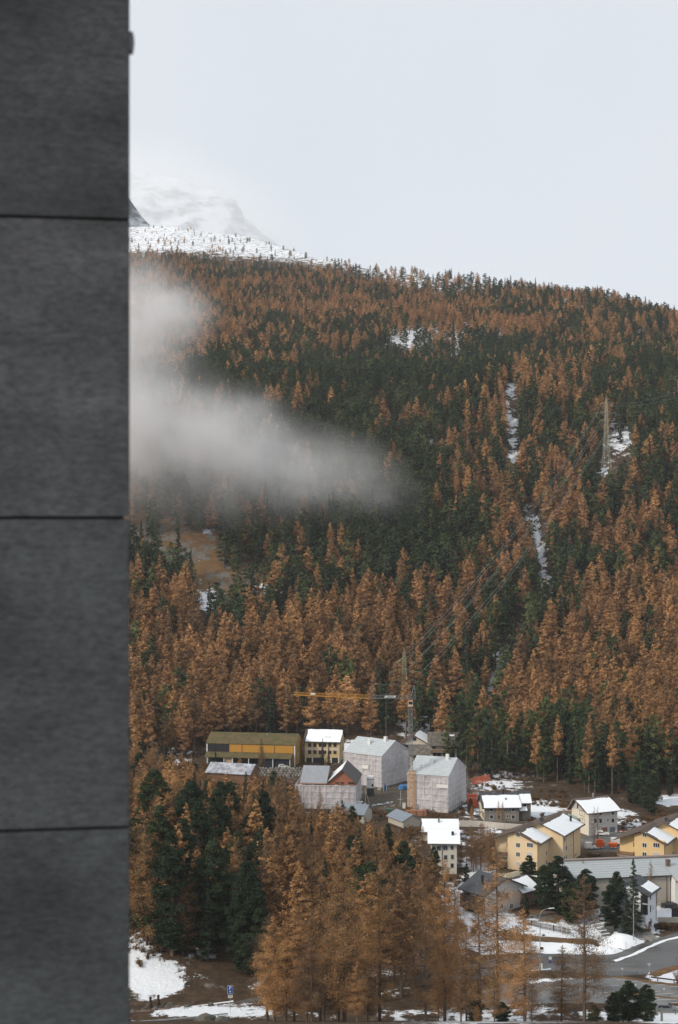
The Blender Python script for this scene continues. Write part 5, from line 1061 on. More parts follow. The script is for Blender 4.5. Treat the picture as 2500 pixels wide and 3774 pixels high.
# ------------------------------------------------------------------ pylons and lines
M_PYL = mat('olive_green_steel', (.27, .28, .17), .6, .15); M_PYL2 = mat('pale_green_steel', (.40, .41, .31), .6, .15)
def pylon(px, py, Y, H, hw, arms, m, label, base=3.0, r=.11):
    X = (px-CX)/F*Y; z0 = -(py-HZ)/F*Y; root = empty('power_pylon', (X, Y, z0), R(8), label, 'pylon')
    mb = MB(); lattice(mb, (0, 0, 0), (0, 0, H*.28), hw*2, hw*1.05, 3, r, 5); lattice(mb, (0, 0, H*.28), (0, 0, H*.93), hw*1.05, .9, 12, r*.85, 5); mb.obj('tower_body', m, root)
    mb = MB(); 
    for a, b in ((-1, -1), (1, -1), (1, 1), (-1, 1)): mb.tube((a*.45, b*.45, H*.93), (0, 0, H), r*.6, n=4)
    mb.obj('peak', m, root); tips = []
    for zf, L_ in arms:
        for sg in (-1, 1):
            mb = MB(); e = (sg*L_, 0, H*zf)
            for b in (-.4, .4): mb.tube((sg*.4, b, H*zf), e, r*.8, n=4); mb.tube((sg*.4, b, H*zf+1.3), e, r*.6, n=3)
            for f in (.25, .5, .75): mb.tube((sg*.4+(e[0]-sg*.4)*f, 0, H*zf), (sg*.4+(e[0]-sg*.4)*f, 0, H*zf+1.3*(1-f)), r*.5, n=3)
            mb.tube((e[0], 0, e[2]-.1), (e[0], 0, e[2]-1.3), .09, n=5)
            mb.obj('cross_arm', m, root); tips.append(root.location+Vector((math.cos(R(8))*e[0], math.sin(R(8))*e[0], e[2]-1.3)))
    for a, b in ((-1, -1), (1, -1), (1, 1), (-1, 1)): MB().box(a*hw-.5, a*hw+.5, b*hw-.5, b*hw+.5, -3, .3).obj('footing', M_CONC, root)
    return tips
Yn = 626; zn = tz((1492-CX)/F*Yn, Yn); pyn = HZ-zn*F/Yn; Hn = (pyn-2385)/F*Yn
T1 = pylon(1490, pyn, Yn, Hn, 2.6, ((.98-.18, 4.0), (.66, 6.6), (.545, 5.0)), M_PYL, 'green lattice power pylon rising behind the chalets beside the crane', r=.10)
Yf = 850; zf_ = tz((2235-CX)/F*Yf, Yf); pyf = HZ-zf_*F/Yf; Hf = max(34, (pyf-1459)/F*Yf)
T2 = pylon(2235, pyf, Yf, Hf, 2.8, (((pyf-1489)/F*Yf/Hf, 3.6), ((pyf-1522)/F*Yf/Hf, 6.0), ((pyf-1550)/F*Yf/Hf, 4.2)), M_PYL2, 'pale lattice power pylon on the snowy clearing high on the slope', r=.085)
for i, (a, b) in enumerate(zip(T1, T2)):
    c = Vector(at(2700, 1335+i*26, 1000)); mb = MB()
    for p, q, sag in ((a, b, 9), (b, c, 7)):
        pr = None
        for k in range(25):
            f = k/24; v = p.lerp(q, f)-Vector((0, 0, sag*4*f*(1-f)))
            if pr is not None: mb.tube(pr, v, .042, n=4, cap=False)
            pr = v
    tag(mb.obj('power_line', M_METAL), 'thin grey power line sagging across the slope between the two pylons', 'cable', 'power lines between the pylons')

# ------------------------------------------------------------------ building site things
def put(name, px, py, label, cat, rz=0, group=None, z=None): p = px2(px, py); return empty(name, p, R(rz), label, cat, group)
o = put('silo', 1366, 2932, 'white cylindrical silo with a blue band on a dark shrouded stand', 'silo'); k_ = F/o.location.y
MB().lathe([(1.25, 3.0), (1.38, 3.3), (1.38, 6.0), (1.36, 6.6), (1.1, 6.95), (.2, 7.05)], 20).obj('tank', M_WHITE, o, smooth=False); MB().lathe([(1.40, 5.75), (1.40, 5.92)], 20).obj('blue_band', mat('blue_band', (.05, .09, .22), .5), o); MB().lathe([(1.42, 2.82), (1.46, 3.02)], 20).obj('rim', M_WHITE, o)
sk = MB(); sk.lathe([(1.32+.12*math.sin(0), 0), (1.2, 2.8)], 14).obj('shroud', mat('dark_tarpaulin', (.045, .05, .055), .6, .2, 1, bump=.8, bsc=1.5), o)
MB().box(-.6, .5, -1.40, -1.385, 4.6, 4.75).box(-.6, .1, -1.40, -1.385, 4.3, 4.42).obj('faint_print', mat('grey_print', (.5, .52, .55), .8), o)
MB().box(.35, 1.0, -1.35, -1.25, 3.4, 4.3).obj('emblem', M_BLACK, o)
o = put('water_tank', 1420, 2914, 'upright dark blue tank standing against the wrapped house', 'tank'); MB().lathe([(.7, 0), (.75, .2), (.75, 2.0), (.6, 2.15)], 14).obj('tank', mat('dark_blue_plastic', (.03, .08, .19), .4), o)
for a in (-.5, .5): MB().tube((a, -.85, 0), (a, -.85, 2.2), .06).obj('strap_bar', M_WHITE, o)
p = []; 
for i in range(3):
    o = put('tarpaulin_heap', 1479+i*8, 2911-i*2, ['crumpled blue tarpaulin heap nearest the silo', 'blue tarpaulin bundle lying against the snow', 'blue sheeting draped over material beside the crane'][i], 'tarpaulin'); mb = MB()
    me = bpy.data.meshes.new('tarpaulin'); bm = bmesh.new(); bmesh.ops.create_icosphere(bm, subdivisions=3, radius=1)
    for v in bm.verts: f = .75+.5*float(vnoise(v.co.x*2+i*7, v.co.y*2+v.co.z*2, 5)); v.co = Vector((v.co.x*1.0*f, v.co.y*.8*f, max(0, v.co.z*1.2*f+.5)))
    bm.to_mesh(me); bm.free(); me.materials.append(mat('blue_tarpaulin', (.07, .20, .42), .5, .3, 2)); link('tarpaulin', me, o)
for i, (a, b, w_, h_, m_, lb) in enumerate([(1398, 2914, 1.2, 1.0, M_BEIGE, 'small beige site box beside the blue tank'), (1490, 2981, 1.0, 1.9, M_WHITE, 'white stacked material box left of the crane mast'), (1532, 2984, .8, 1.2, M_WHITE, 'narrow white electrical cabinet at the crane foot'), (1543, 2984, 1.8, 1.0, M_WHITE, 'wide low white site box right of the crane foot')]):
    o = put('site_box', a, b, lb, 'box'); MB().box(-w_/2, w_/2, 0, 1, .1, h_).obj('body', m_, o); MB().box(-w_/2-.04, w_/2+.04, -.04, 1.04, h_+.003, h_+.1).obj('lid', M_METAL, o); MB().box(-w_/2, w_/2, .1, .9, 0, .097).obj('skid', M_DARKW, o)
for i, px in enumerate((1545, 1551, 1557)):
    o = put('perforated_panel', px, 2980, ['left upright white perforated formwork panel beside the crane', 'middle upright white perforated formwork panel beside the crane', 'right upright white perforated formwork panel beside the crane'][i], 'panel', group='upright formwork panels'); 
    mb = MB().box(-.20, .20, 0, .08, 0, 5.4); mb.obj('board', M_WHITE, o)
    for k in range(16): MB().box(-.09, .09, -.012, -.003, .3+.32*k, .45+.32*k).obj('hole', M_BLACK, o)
for i, (px, py, yt) in enumerate(((1347, 2975, 2904), (1363, 2968, 2904), (1475, 2972, 2914), (1553, 2981, 2812))):
    o = put('site_pole', px, py, ['thin vertical site pole left of the silo', 'thin leaning steel pole under the silo', 'thin pole with crossbar in front of the earth heap', 'tall thin dark mast in front of the right wrapped house'][i], 'pole'); hh = (py-yt)/F*o.location.y
    MB().tube((0, 0, 0), (-1.6 if i == 1 else (.25 if i == 2 else 0), 0, hh), .05).obj('tube', M_POLE if i < 3 else M_BLACK, o)
    if i == 2: MB().box(-.9, .9, -.04, .04, hh*.45, hh*.45+.08).obj('crossbar', M_POLE, o)
stk = put('timber_stack', 1534, 3006, 'long stack of reddish brown formwork timber below the crane', 'timber stack', 4); tm = [MB().box(-3.3+.2*k, 3.3, -1.2, 1.2, 0, .20).mesh('timber', mat('formwork_timber', (.36, .17, .10), .85, .2, 2, rnd=.3)) for k in range(2)]
for k in range(7): link('timber', tm[k % 2], stk, (.08*(k % 3), 0, .05+.24*k))
for x in (-2.5, 0, 2.4): MB().box(x-.08, x+.08, -1.23, -1.205, 0, 1.75).obj('bearer', M_DARKW, stk)
mb = MB()
def crate(px, py, w_, h_, d_, m_, label, cat, ribs=True, rz=0):
    o = put('container', px, py, label, cat, rz); MB().box(-w_/2, w_/2, 0, d_, .12, h_).obj('body', m_, o)
    if ribs:
        n = int(w_/.35); r_ = MB()
        for k in range(n): r_.box(-w_/2+.1+k*w_/n, -w_/2+.1+k*w_/n+.12, -.05, -.002, .2, h_-.15)
        r_.obj('rib', m_, o)
    MB().box(-w_/2-.05, w_/2+.05, -.06, d_+.05, h_+.003, h_+.12).obj('lid', m_, o); return o
crate(1436, 3000, 2.7, 1.4, 1.8, mat('dark_green_paint', (.05, .10, .075), .6, .2), 'dark green site container with snow on top', 'container'); 
M_REDC = mat('red_orange_paint', (.55, .09, .035), .55, .15, 1)
oc = crate(1744, 2978, 3.6, 1.9, 2.2, M_REDC, 'red orange skip container standing beside the grey house', 'container')
MB().box(-1.8, 1.8, .1, 2.2, 2.03, 4.4).obj('upper_container', M_REDC, oc)
for k in range(4): MB().box(-1.35+.75*k, -1.1+.75*k, .07, .096, 3.3, 3.55).obj('marking', M_WHITE, oc)
cn = put('orange_barrier', 1779, 2905, 'tilted orange safety netting on posts at the slope foot', 'barrier', 8)
zt_ = tz(cn.location.x, cn.location.y)
nm = MB()
for k in range(9):
    MB().box(-3.4, 3.4, -.02, .02, 2.0+.28*k, 2.22+.28*k).obj('slat', mat('orange_netting', (.50, .11, .045), .7, .25, 3), cn, rot=(0, R(-10), 0))
for x in (-3.2, 0, 3.2): MB().box(x-.07, x+.07, .03, .14, 0, 4.6+x*.17).obj('post', M_DARKW, cn)
# ------------------------------------------------------------------ vehicles
def car(px, py, rz, paint, label, Ln=4.5, Wd=1.8, kind='car', cat='car', group=None, H=1.48):
    o = put(kind, px, py, label, cat, rz, group); hL = Ln/2; hw = Wd/2
    if kind == 'delivery_van' : side = [(-hL, .4), (-hL, 1.0), (-hL+.1, 1.95), (-hL+.3, 2.05), (hL-1.4, 2.05), (hL-.9, 1.3), (hL-.1, 1.0), (hL, .8), (hL, .4)]; gh = [(hL-1.75, 1.25), (hL-1.5, 1.85), (hL-1.25, 1.85), (hL-.95, 1.25)]
    else: side = [(-hL, .38), (-hL-.02, .75), (-hL+.1, 1.0), (-hL+.45, H-.06), (-hL+.9, H), (hL-2.0, H), (hL-1.25, 1.0), (hL-.3, .86), (hL, .66), (hL, .38)]; gh = [(-hL+.55, 1.0), (-hL+.8, H-.12), (hL-2.1, H-.12), (hL-1.55, 1.0)]
    mb = MB(); n = len(side); V = []
    ys = [-hw, -hw*.97, hw*.97, hw]
    for j, y in enumerate(ys):
        for x, z in side: k_ = 1 if z < 1.02 else .86; V.append((x*(.985 if j in (0, 3) else 1), y*k_, z-(.05 if j in (0, 3) and z > .5 else 0)))
    mb.v = V
    for j in range(3):
        for i in range(n): mb.f.append((j*n+i, j*n+(i+1) % n, (j+1)*n+(i+1) % n, (j+1)*n+i))
    mb.f += [tuple(range(n))[::-1], tuple(range(3*n, 4*n))]
    body = mb.obj('body', paint, o)
    for sg in (-1, 1):
        m2 = MB(); m2.prism([(x, sg*(hw*(1 if z < 1.02 else .86)*1.0+.006), z) for x, z in gh], (0, sg*.008, 0)); m2.obj('side_window', M_GLASS, o)
    if kind == 'car' or kind == 'parked_car':
        m2 = MB(); m2.prism([(hL-1.97, -hw*.78, H-.05), (hL-1.97, hw*.78, H-.05), (hL-1.27, hw*.88, 1.03), (hL-1.27, -hw*.88, 1.03)], (.03, 0, .03)); m2.obj('windscreen', M_GLASS, o)
        m2 = MB(); m2.prism([(-hL+.42, -hw*.76, H-.12), (-hL+.42, hw*.76, H-.12), (-hL+.12, hw*.86, 1.03), (-hL+.12, -hw*.86, 1.03)], (-.03, 0, .02)); m2.obj('rear_window', M_GLASS, o)
    for sg in (-1, 1):
        for x in (-hL+.85, hL-.85):
            wv = MB().tube((0, -.11, 0), (0, .11, 0), .33, n=14).obj('wheel', M_RUBBER, o, (x, sg*(hw-.08), .33)); MB().tube((0, -.125, 0), (0, .125, 0), .19, n=10).obj('rim', M_METAL, wv)
        MB().box(-hL-.035, -hL+.1, sg*hw*.9-.16, sg*hw*.9+.10, .72, .92).obj('tail_light', mat('red_lens', (.35, .02, .02), .3), o)
        MB().box(hL-.2, hL+.02, sg*hw*.8-.16, sg*hw*.8+.12, .62, .78).obj('headlight', M_WHITE, o)
    return o
car(2456, 3728, -4, mat('silver_grey_paint', (.20, .22, .22), .3, .05, metal=.5), 'silver grey estate car parked behind the wooden rail in the car park', 4.7, 1.85, 'parked_car', H=1.6)
car(2466, 3345, 174, mat('black_paint', (.025, .027, .03), .25, .05), 'black car parked beside the beige warehouse wall', 4.4, 1.8, 'parked_car', H=1.4)
car(2220, 3079, -8, mat('white_car_paint', (.70, .70, .68), .35, .03), 'white car parked below the garages of the white house', 4.3, 1.8, 'parked_car')
car(2178, 3130, 6, mat('white_car_paint', (.7, .7, .68), .35), 'white van parked left of the orange spreaders', 3.4, 1.8, 'delivery_van', 'van')
car(1326, 2976, 2, mat('white_car_paint', (.7, .7, .68), .35), 'snow dusted white van behind the bungalow near the silo', 4.8, 1.9, 'delivery_van', 'van')
car(1045, 2830, 3, mat('white_car_paint', (.7, .7, .68), .35), 'small white car parked in front of the mustard hall', 4.2, 1.75, 'parked_car')
car(1216, 2806, 10, mat('black_paint', (.025, .027, .03), .25), 'dark car parked right of the cream yellow house', 4.2, 1.75, 'parked_car') if False else None
car(1276, 2796, 12, mat('steel_blue_paint', (.08, .10, .13), .3), 'dark blue car parked in the snow behind the left wrapped house', 4.2, 1.75, 'parked_car')
car(466, 3786, 5, mat('silver_paint', (.45, .47, .48), .3), 'pale car at the bottom left corner on the main road', 4.3, 1.8, 'parked_car')
for i, (px, lb) in enumerate(((2214, 'orange salt spreader hopper behind the bare larches'), (2262, 'orange salt spreader hopper beside the white box trailer'))):
    o = put('salt_spreader', px, 3129, lb, 'machine', 4); h0 = 1.6-.3*i
    MB().prism([(-1.0, 0, .5), (1.0, 0, .5), (1.35, 0, h0+.2), (-1.35, 0, h0+.2)], (0, 1.6, 0)).obj('hopper', M_ORANGE, o); MB().box(-1.4, 1.4, -.06, 1.66, h0+.203, h0+.32).obj('rim', M_ORANGE, o)
    if i == 0: MB().box(-.9, .9, .3, 1.4, h0+.33, h0+1.0).obj('hood', M_ORANGE, o)
    MB().box(-1.0, -.2, -.05, -.02, .25, .45).box(.2, 1.0, -.05, -.02, .25, .45).obj('warning_plate', M_WHITE, o)
    for sg in (-1, 1): MB().tube((sg*.8, -.02, .3), (sg*.8, .25, .3), .3, n=10).obj('wheel', M_RUBBER, o)
    for k in (-1, 1): MB().box(k*.9-.05, k*.9+.05, 0, .1, 0, .5).obj('leg', M_BLACK, o)
o = put('box_trailer', 2274, 3118, 'white box trailer behind the orange spreader', 'trailer'); MB().box(-1.5, 1.5, 0, 2, .6, 2.2).obj('box', M_WHITE, o); MB().box(-1.4, 1.4, .1, 1.9, .45, .597).obj('chassis', M_BLACK, o)
for sg in (-1, 1): MB().tube((sg*.7, -.1, .3), (sg*.7, .2, .3), .3, n=10).obj('wheel', M_RUBBER, o)
# striped barrier planks
for k in range(9):
    a = px2(2232+k*9.5, 3070+.1*k); o = empty('barrier_plank', a, 0, 'short red white barrier plank in the row behind the parked white car', 'barrier', 'barrier planks'); MB().box(-.33, .33, -.04, .04, .45, .70).obj('board', M_WHITE if k % 2 == 0 else M_ORANGE, o); MB().box(-.05, .05, -.03, .03, 0, .447).obj('leg', M_METAL, o)

# ------------------------------------------------------------------ street furniture
def lamp(px, py, ytop, arm, label):
    o = put('street_lamp', px, py, label, 'street lamp'); s_ = F/o.location.y; h = (py-ytop)/s_; L_ = arm/s_
    m = MB(); m.tube((0, 0, 0), (0, 0, h*.55), .11, .085, n=7).tube((0, 0, h*.55), (0, 0, h-1.6), .085, .07, n=7); m.obj('pole', M_METAL, o)
    m = MB(); pr = Vector((0, 0, h-1.6))
    for k in range(1, 9): a = k/8*math.pi/2; q = Vector((L_*.62*(1-math.cos(a)), 0, h-1.6+1.5*math.sin(a))); m.tube(pr, q, .055, n=6); pr = q
    m.obj('arm', M_METAL, o); MB().prism([(L_*.6, -.16, h-.13), (L_, -.12, h-.05), (L_, .12, h-.05), (L_*.6, .16, h-.13)], (0, 0, .12)).obj('lamp_head', M_WHITE, o)
    MB().tube((0, 0, 0), (0, 0, 1.1), .16, n=8).obj('base_sleeve', M_METAL, o); return o
l1 = lamp(1991, 3577, 3347, 52, 'tall curved street lamp in front of the snowy verge, carrying a small sign'); 
s_ = F/l1.location.y; sg_ = MB().box(-.05, .75, -.17, -.13, (3577-3508)/s_, (3577-3490)/s_).obj('sign_plate', M_WHITE, l1); MB().box(-.05, .75, -.18, -.172, (3577-3498)/s_, (3577-3490)/s_).obj('dark_panel', M_BLACK, sg_)
MB().box(.15, .5, -.2, .2, .4, 1.5).obj('switch_box', M_WHITE, l1)
lamp(2336, 3477, 3298, 30, 'tall curved street lamp on the snow bank in front of the pines')
o = put('park_lamp', 2394, 3663, 'modern disc topped lamp post standing in the car park', 'street lamp'); s_ = F/o.location.y; h = (3663-3551)/s_
MB().tube((0, 0, 0), (0, 0, h-.6), .06, n=7).obj('pole', M_METAL, o); MB().lathe([(.08, h-.6), (.2, h-.25), (.22, h-.2)], 12).obj('lamp_glass', M_WHITE, o); MB().lathe([(.42, h-.19), (.40, h-.1), (.1, h-.02)], 14).obj('lamp_hood', M_METAL, o); MB().box(-.3, .1, -.10, -.07, h*.66, h*.66+.3).obj('sign_plate', M_WHITE, o)
for px, py, yt, lb in ((2294, 3601, 3568, 'small white bay sign on a post at the car park entrance'), (2344, 3662, 3627, 'small white bay sign behind the left dwarf pine'), (2448, 3673, 3642, 'small white bay sign on the grass strip above the silver car')):
    o = put('bay_sign', px, py, lb, 'sign'); s_ = F/o.location.y; h = (py-yt)/s_; MB().tube((0, .03, 0), (0, .03, h), .03, n=5).obj('post', M_METAL, o); MB().box(-.19, .19, -.01, .01, h-.28, h).obj('plate', M_WHITE, o)
for i, (px, py, yt) in enumerate(((2350, 3590, 3566), (2308, 3498, 3470), (2345, 3482, 3452), (2410, 3462, 3437), (2470, 3452, 3425), (2482, 3435, 3412), (2267, 3512, 3500), (2252, 3486, 3470), (2493, 3555, 3526))):
    o = put('snow_pole', px, py, ['lone snow marker pole at the edge of the car park', 'snow marker pole at the foot of the stone steps', 'snow marker pole on the bank right of the steps', 'snow marker pole below the white block', 'snow marker pole on the far kerb near the dark sign', 'snow marker pole with red tip at the far right kerb', 'short dark marker post by the roadside left of the bank', 'marker pole half way up the small snow bank', 'snow marker pole beside the red twigged bush'][i], 'pole'); s_ = F/o.location.y; h = (py-yt)/s_
    MB().tube((0, 0, 0), (0, 0, h*.6), .035, n=5).obj('shaft', M_BROWNW, o); MB().tube((0, 0, h*.6), (0, 0, h), .035, n=5).obj('tip', M_BLACK if i % 3 else M_ORANGE, o)
o = put('notice_board', 2418, 3432, 'black notice board on a stout post beside the white house corner', 'sign'); s_ = F/o.location.y; MB().box(-.13, .13, 0, .2, 0, 1.6).obj('post', M_BLACK, o); MB().box(-.5, .5, -.06, -.003, .95, 1.65).obj('board', M_BLACK, o)
o = put('roofed_notice_case', 2500, 3402, 'dark roofed display case on posts at the right edge', 'notice case', -6); MB().box(-1.5, 1.5, 0, .6, 1.0, 3.3).obj('case', M_BLACK, o)
MB().prism([(-1.75, -.3, 3.35), (1.75, -.3, 3.35), (0, -.3, 4.2)], (0, 1.2, 0)).obj('roof', M_DARKW, o)
for x in (-1.4, 1.4): MB().box(x-.06, x+.06, .2, .32, 0, .997).obj('post', M_BLACK, o)
MB().box(-1.3, 1.3, -.03, -.003, 1.2, 3.0).obj('panel', mat('dark_panel', (.06, .06, .065), .3), o)
o = put('direction_sign', 2148, 3523, 'post with small yellow hiking signs beside the snowy verge', 'sign'); MB().tube((0, .05, 0), (0, .05, 2.6), .04).obj('post', M_METAL, o)
for z in (1.2, 1.55): MB().prism([(-.35, 0, z), (.25, 0, z), (.4, 0, z+.1), (.25, 0, z+.2), (-.35, 0, z+.2)], (0, -.03, 0)).obj('arrow_plate', mat('sign_yellow', (.65, .42, .03), .6), o)
MB().box(-.4, .4, -.01, .01, 2.5, 2.62).obj('top_plate', M_BLACK, o)
o = put('ticket_machine', 2157, 3534, 'grey ticket machine pillar beside the yellow hiking signs', 'ticket machine'); MB().box(-.32, .32, 0, .4, 0, 1.75).obj('body', mat('dull_green_grey', (.17, .17, .14), .7), o); MB().box(-.2, .2, -.02, -.003, 1.0, 1.4).obj('display', M_BLACK, o); MB().box(-.36, .36, -.05, .45, 1.753, 1.85).obj('roof', M_METAL, o)
o = put('round_sign', 2030, 3571, 'round blue red road sign half hidden behind the fading larch', 'sign'); MB().tube((-.35, 0, 0), (-.35, 0, 2.9), .04).obj('post', M_METAL, o)
for z, m_ in ((1.6, mat('sign_red', (.35, .04, .06), .5)), (2.4, M_WHITE)):
    pl = MB().tube((-.1, -.08, z), (-.1, -.05, z), .38, n=18).obj('disc', m_, o)
    if z < 2: MB().tube((-.1, -.10, z), (-.1, -.083, z), .28, n=18).obj('inner_disc', mat('sign_blue', (.03, .09, .36), .5), pl)
def beam_rail(name, pts, zt, m, label, cat, posts=3.0, two=False, bw=.16, metal=False):
    b = Vector(px2(*pts[0])); root = empty(name, b, 0, label, cat)
    for p, q in zip(pts[:-1], pts[1:]):
        p = Vector(px2(*p))-b; q = Vector(px2(*q))-b; d = q-p; L_ = d.length; a = math.atan2(d.y, d.x); n = max(1, round(L_/posts))
        for i in range(n): MB().box(-.1, .1, -.08, .08, 0, zt-.02).obj('post', m, root, tuple(p+d*((i+.5)/n)), (0, 0, a))
        for z in ((zt, zt-.42) if two else (zt,)):
            MB().prism([(0.01, -.085, z-bw), (0.01, -.17, z-bw*.6), (0.01, -.12, z), (0.01, -.17, z+bw*.6), (0.01, -.085, z+bw)], (L_-.02, 0, 0)).obj('beam', m, root, tuple(p), (0, 0, a))
beam_rail('log_barrier', [(2399, 3612), (2450, 3618), (2520, 3627)], .65, M_DARKW, 'dark timber barrier along the snowy grass triangle at the car park', 'barrier', 3.2)
beam_rail('timber_rail', [(2412, 3742), (2460, 3744), (2520, 3745)], .75, mat('weathered_grey_wood', (.20, .19, .16), .9, .2, 1), 'grey weathered timber rail in front of the silver car', 'barrier', 2.4)
beam_rail('guard_rail', [(470, 3782), (560, 3776), (700, 3764), (840, 3749)], .75, M_METAL, 'double beam galvanised crash barrier at the bottom left road', 'guard rail', 4.0, True)
o = put('grey_post', 2440, 3800, 'stout pale grey post at the bottom right edge', 'post'); MB().prism([(-.25, 0, 0), (.25, 0, 0), (.18, 0, 4.3), (0, 0, 4.6), (-.15, 0, 4.3)], (0, .3, 0)).obj('shaft', mat('weathered_grey_wood', (.2, .19, .16)), o); MB().box(.2, .45, .05, .2, 3.4, 3.6).obj('ring', M_METAL, o)
# parking sign with letter P
o = put('parking_sign', 849, 3742, 'blue parking sign with white P above a small white plate', 'sign'); s_ = F/o.location.y; zt_ = (3742-3632)/s_; zb_ = (3742-3664)/s_
MB().tube((0, .05, 0), (0, .05, zb_+.2), .05, n=6).obj('post', M_METAL, o); MB().box(-.55, .55, 0, .03, zb_, zt_).obj('border', M_WHITE, o); pn = MB().box(-.51, .51, -.012, -.003, zb_+.04, zt_-.04).obj('panel', mat('sign_blue', (.03, .09, .36), .5), o)
text('P', 1.0, M_WHITE, pn, (0, -.02, zt_-.55)); MB().box(-.13, .13, -.022, -.014, zb_+.42, zb_+.68).obj('symbol', M_WHITE, pn); MB().box(-.35, .35, -.022, -.014, zb_+.16, zb_+.21).obj('symbol', M_WHITE, pn)
MB().box(-.42, .48, 0, .03, zb_-.75, zb_-.22).obj('small_plate', M_WHITE, o); MB().box(-.33, .38, -.01, -.002, zb_-.52, zb_-.46).obj('text_line', M_BLACK, o); MB().box(-.2, .3, -.01, -.002, zb_-.38, zb_-.33).obj('text_line', M_BLACK, o)
# carved figures, boulders, logs
for i, (px, py, yt, lb) in enumerate(((555, 3716, 3673, 'left dark carved wooden figure with round head on the snow'), (584, 3706, 3667, 'right dark carved wooden figure with round head, slightly farther back'))):
    o = put('carved_figure', px, py, lb, 'sculpture'); s_ = F/o.location.y; h = (py-yt)/s_
    MB().lathe([(.42, 0), (.48, .3), (.40, h*.38), (.30, h*.52), (.24, h*.70), (.20, h*.76)], 10).obj('body', M_DARKW, o); MB().lathe([(.1, h*.75), (.27, h*.82), (.33, h*.9), (.24, h*.98), (.05, h)], 10).obj('head', M_DARKW, o); MB().lathe([(.26, h*.70), (.27, h*.74)], 10).obj('collar', M_BLACK, o)
def boulder(px, py, w_, h_, label, seed, m=None, name='boulder'):
    me = bpy.data.meshes.new(name); bm = bmesh.new(); bmesh.ops.create_icosphere(bm, subdivisions=3, radius=1)
    for v in bm.verts: f = .72+.5*float(vnoise(v.co.x*1.7+seed*3.1, v.co.y*1.7+v.co.z*2.3, seed)); v.co = Vector((v.co.x*w_/2*f, v.co.y*w_/2.4*f, v.co.z*h_*f*(1 if v.co.z > 0 else .3)))
    bm.to_mesh(me); bm.free(); me.materials.append(m or mat('dark_lichen_stone', (.10, .095, .08), .95, .35, 1.5, bump=.6, bsc=3)); x, y, z = px2(px, py); o = link(name, me, None, (x, y, tz(x, y)-.25), (0, 0, seed), (1, 1, .8)); return tag(o, label, 'boulder')
for i, a in enumerate([(578, 3722, 2.4, 1.0, 'mossy grey boulder between the two carved figures'), (492, 3734, 1.6, .8, 'grey stone at the left end of the snowy roadside'), (530, 3728, 1.2, .9, 'small pointed stone left of the carved figures'), (626, 3714, 2.0, 1.5, 'upright rounded boulder at the end of the log rail'), (690, 3712, 1.8, .9, 'dark boulder with moss beside the brown bank'),
                       (760, 3796, 4.6, 2.2, 'large mossy boulder at the bottom edge beside the crash barrier'), (822, 3800, 3.6, 1.7, 'large brown boulder at the bottom edge under the parking sign'), (778, 3706, 2.0, 1.2, 'snow capped boulder below the dark pines')]): boulder(*a, i+1)
for i, (a, b) in enumerate((((500, 3734), (555, 3731)), ((560, 3727), (625, 3722)), ((630, 3716), (662, 3713)))):
    p = Vector(px2(*a)); q = Vector(px2(*b)); o = empty('roadside_log', p, 0, ['left weathered log on the snowy roadside', 'middle weathered log below the carved figures', 'right weathered log beside the rounded boulder'][i], 'log', 'logs lying along the roadside'); MB().tube((0, 0, .25), tuple(q-p+Vector((0, 0, .25))), .24, n=8).obj('trunk', mat('weathered_log', (.17, .12, .10), .9, .25), o); MB().tube((.3, 0, 0), (.5, 0, .1), .2, n=6).obj('support', M_STONE, o)
for i, (px, py) in enumerate(((762, 3776), (834, 3778))):
    o = empty('lifting_hoop', px2(px, py), 0, ['metal hoop standing behind the large mossy boulder', 'metal hoop standing behind the brown boulder'][i], 'hoop'); MB().tube((-.4, 0, 0), (-.4, 0, 1.2), .05).tube((-.4, 0, 1.2), (0, 0, 1.65), .05).tube((0, 0, 1.65), (.4, 0, 1.2), .05).tube((.4, 0, 1.2), (.4, 0, 0), .05).obj('hoop', M_METAL, o)
# dry stone wall below the mustard hall
sw = empty('dry_stone_wall', px2(975, 2862), 0, 'rough dry stone wall of pale boulders below the mustard hall', 'wall')
sms = []
for k in range(4):
    me = bpy.data.meshes.new('stone'); bm = bmesh.new(); bmesh.ops.create_icosphere(bm, subdivisions=1, radius=1)
    for v in bm.verts: v.co *= .8+.4*random.random()
    bm.to_mesh(me); bm.free(); me.materials.append(mat('pale_wall_stone', (.22, .205, .18), .95, .3, 1, rnd=.3)); sms.append(me)
for r_ in range(4):
    for c_ in range(17): link('stone', sms[(r_*3+c_) % 4], sw, (1.15*c_-2+random.uniform(-.2, .2)+.5*(r_ % 2), .3*r_, .4+.8*r_), (random.random()*3, random.random()*3, random.random()*3), (.75, .6, .5))
o = put('garden_table', 2192, 3157, 'stone picnic table below the two bare larches', 'table'); MB().box(-1.5, 1.3, -.5, .5, .75, .85).obj('tabletop', M_STONE, o)
for x in (-1, .9): MB().box(x-.15, x+.15, -.3, .3, 0, .747).obj('leg', M_STONE, o)
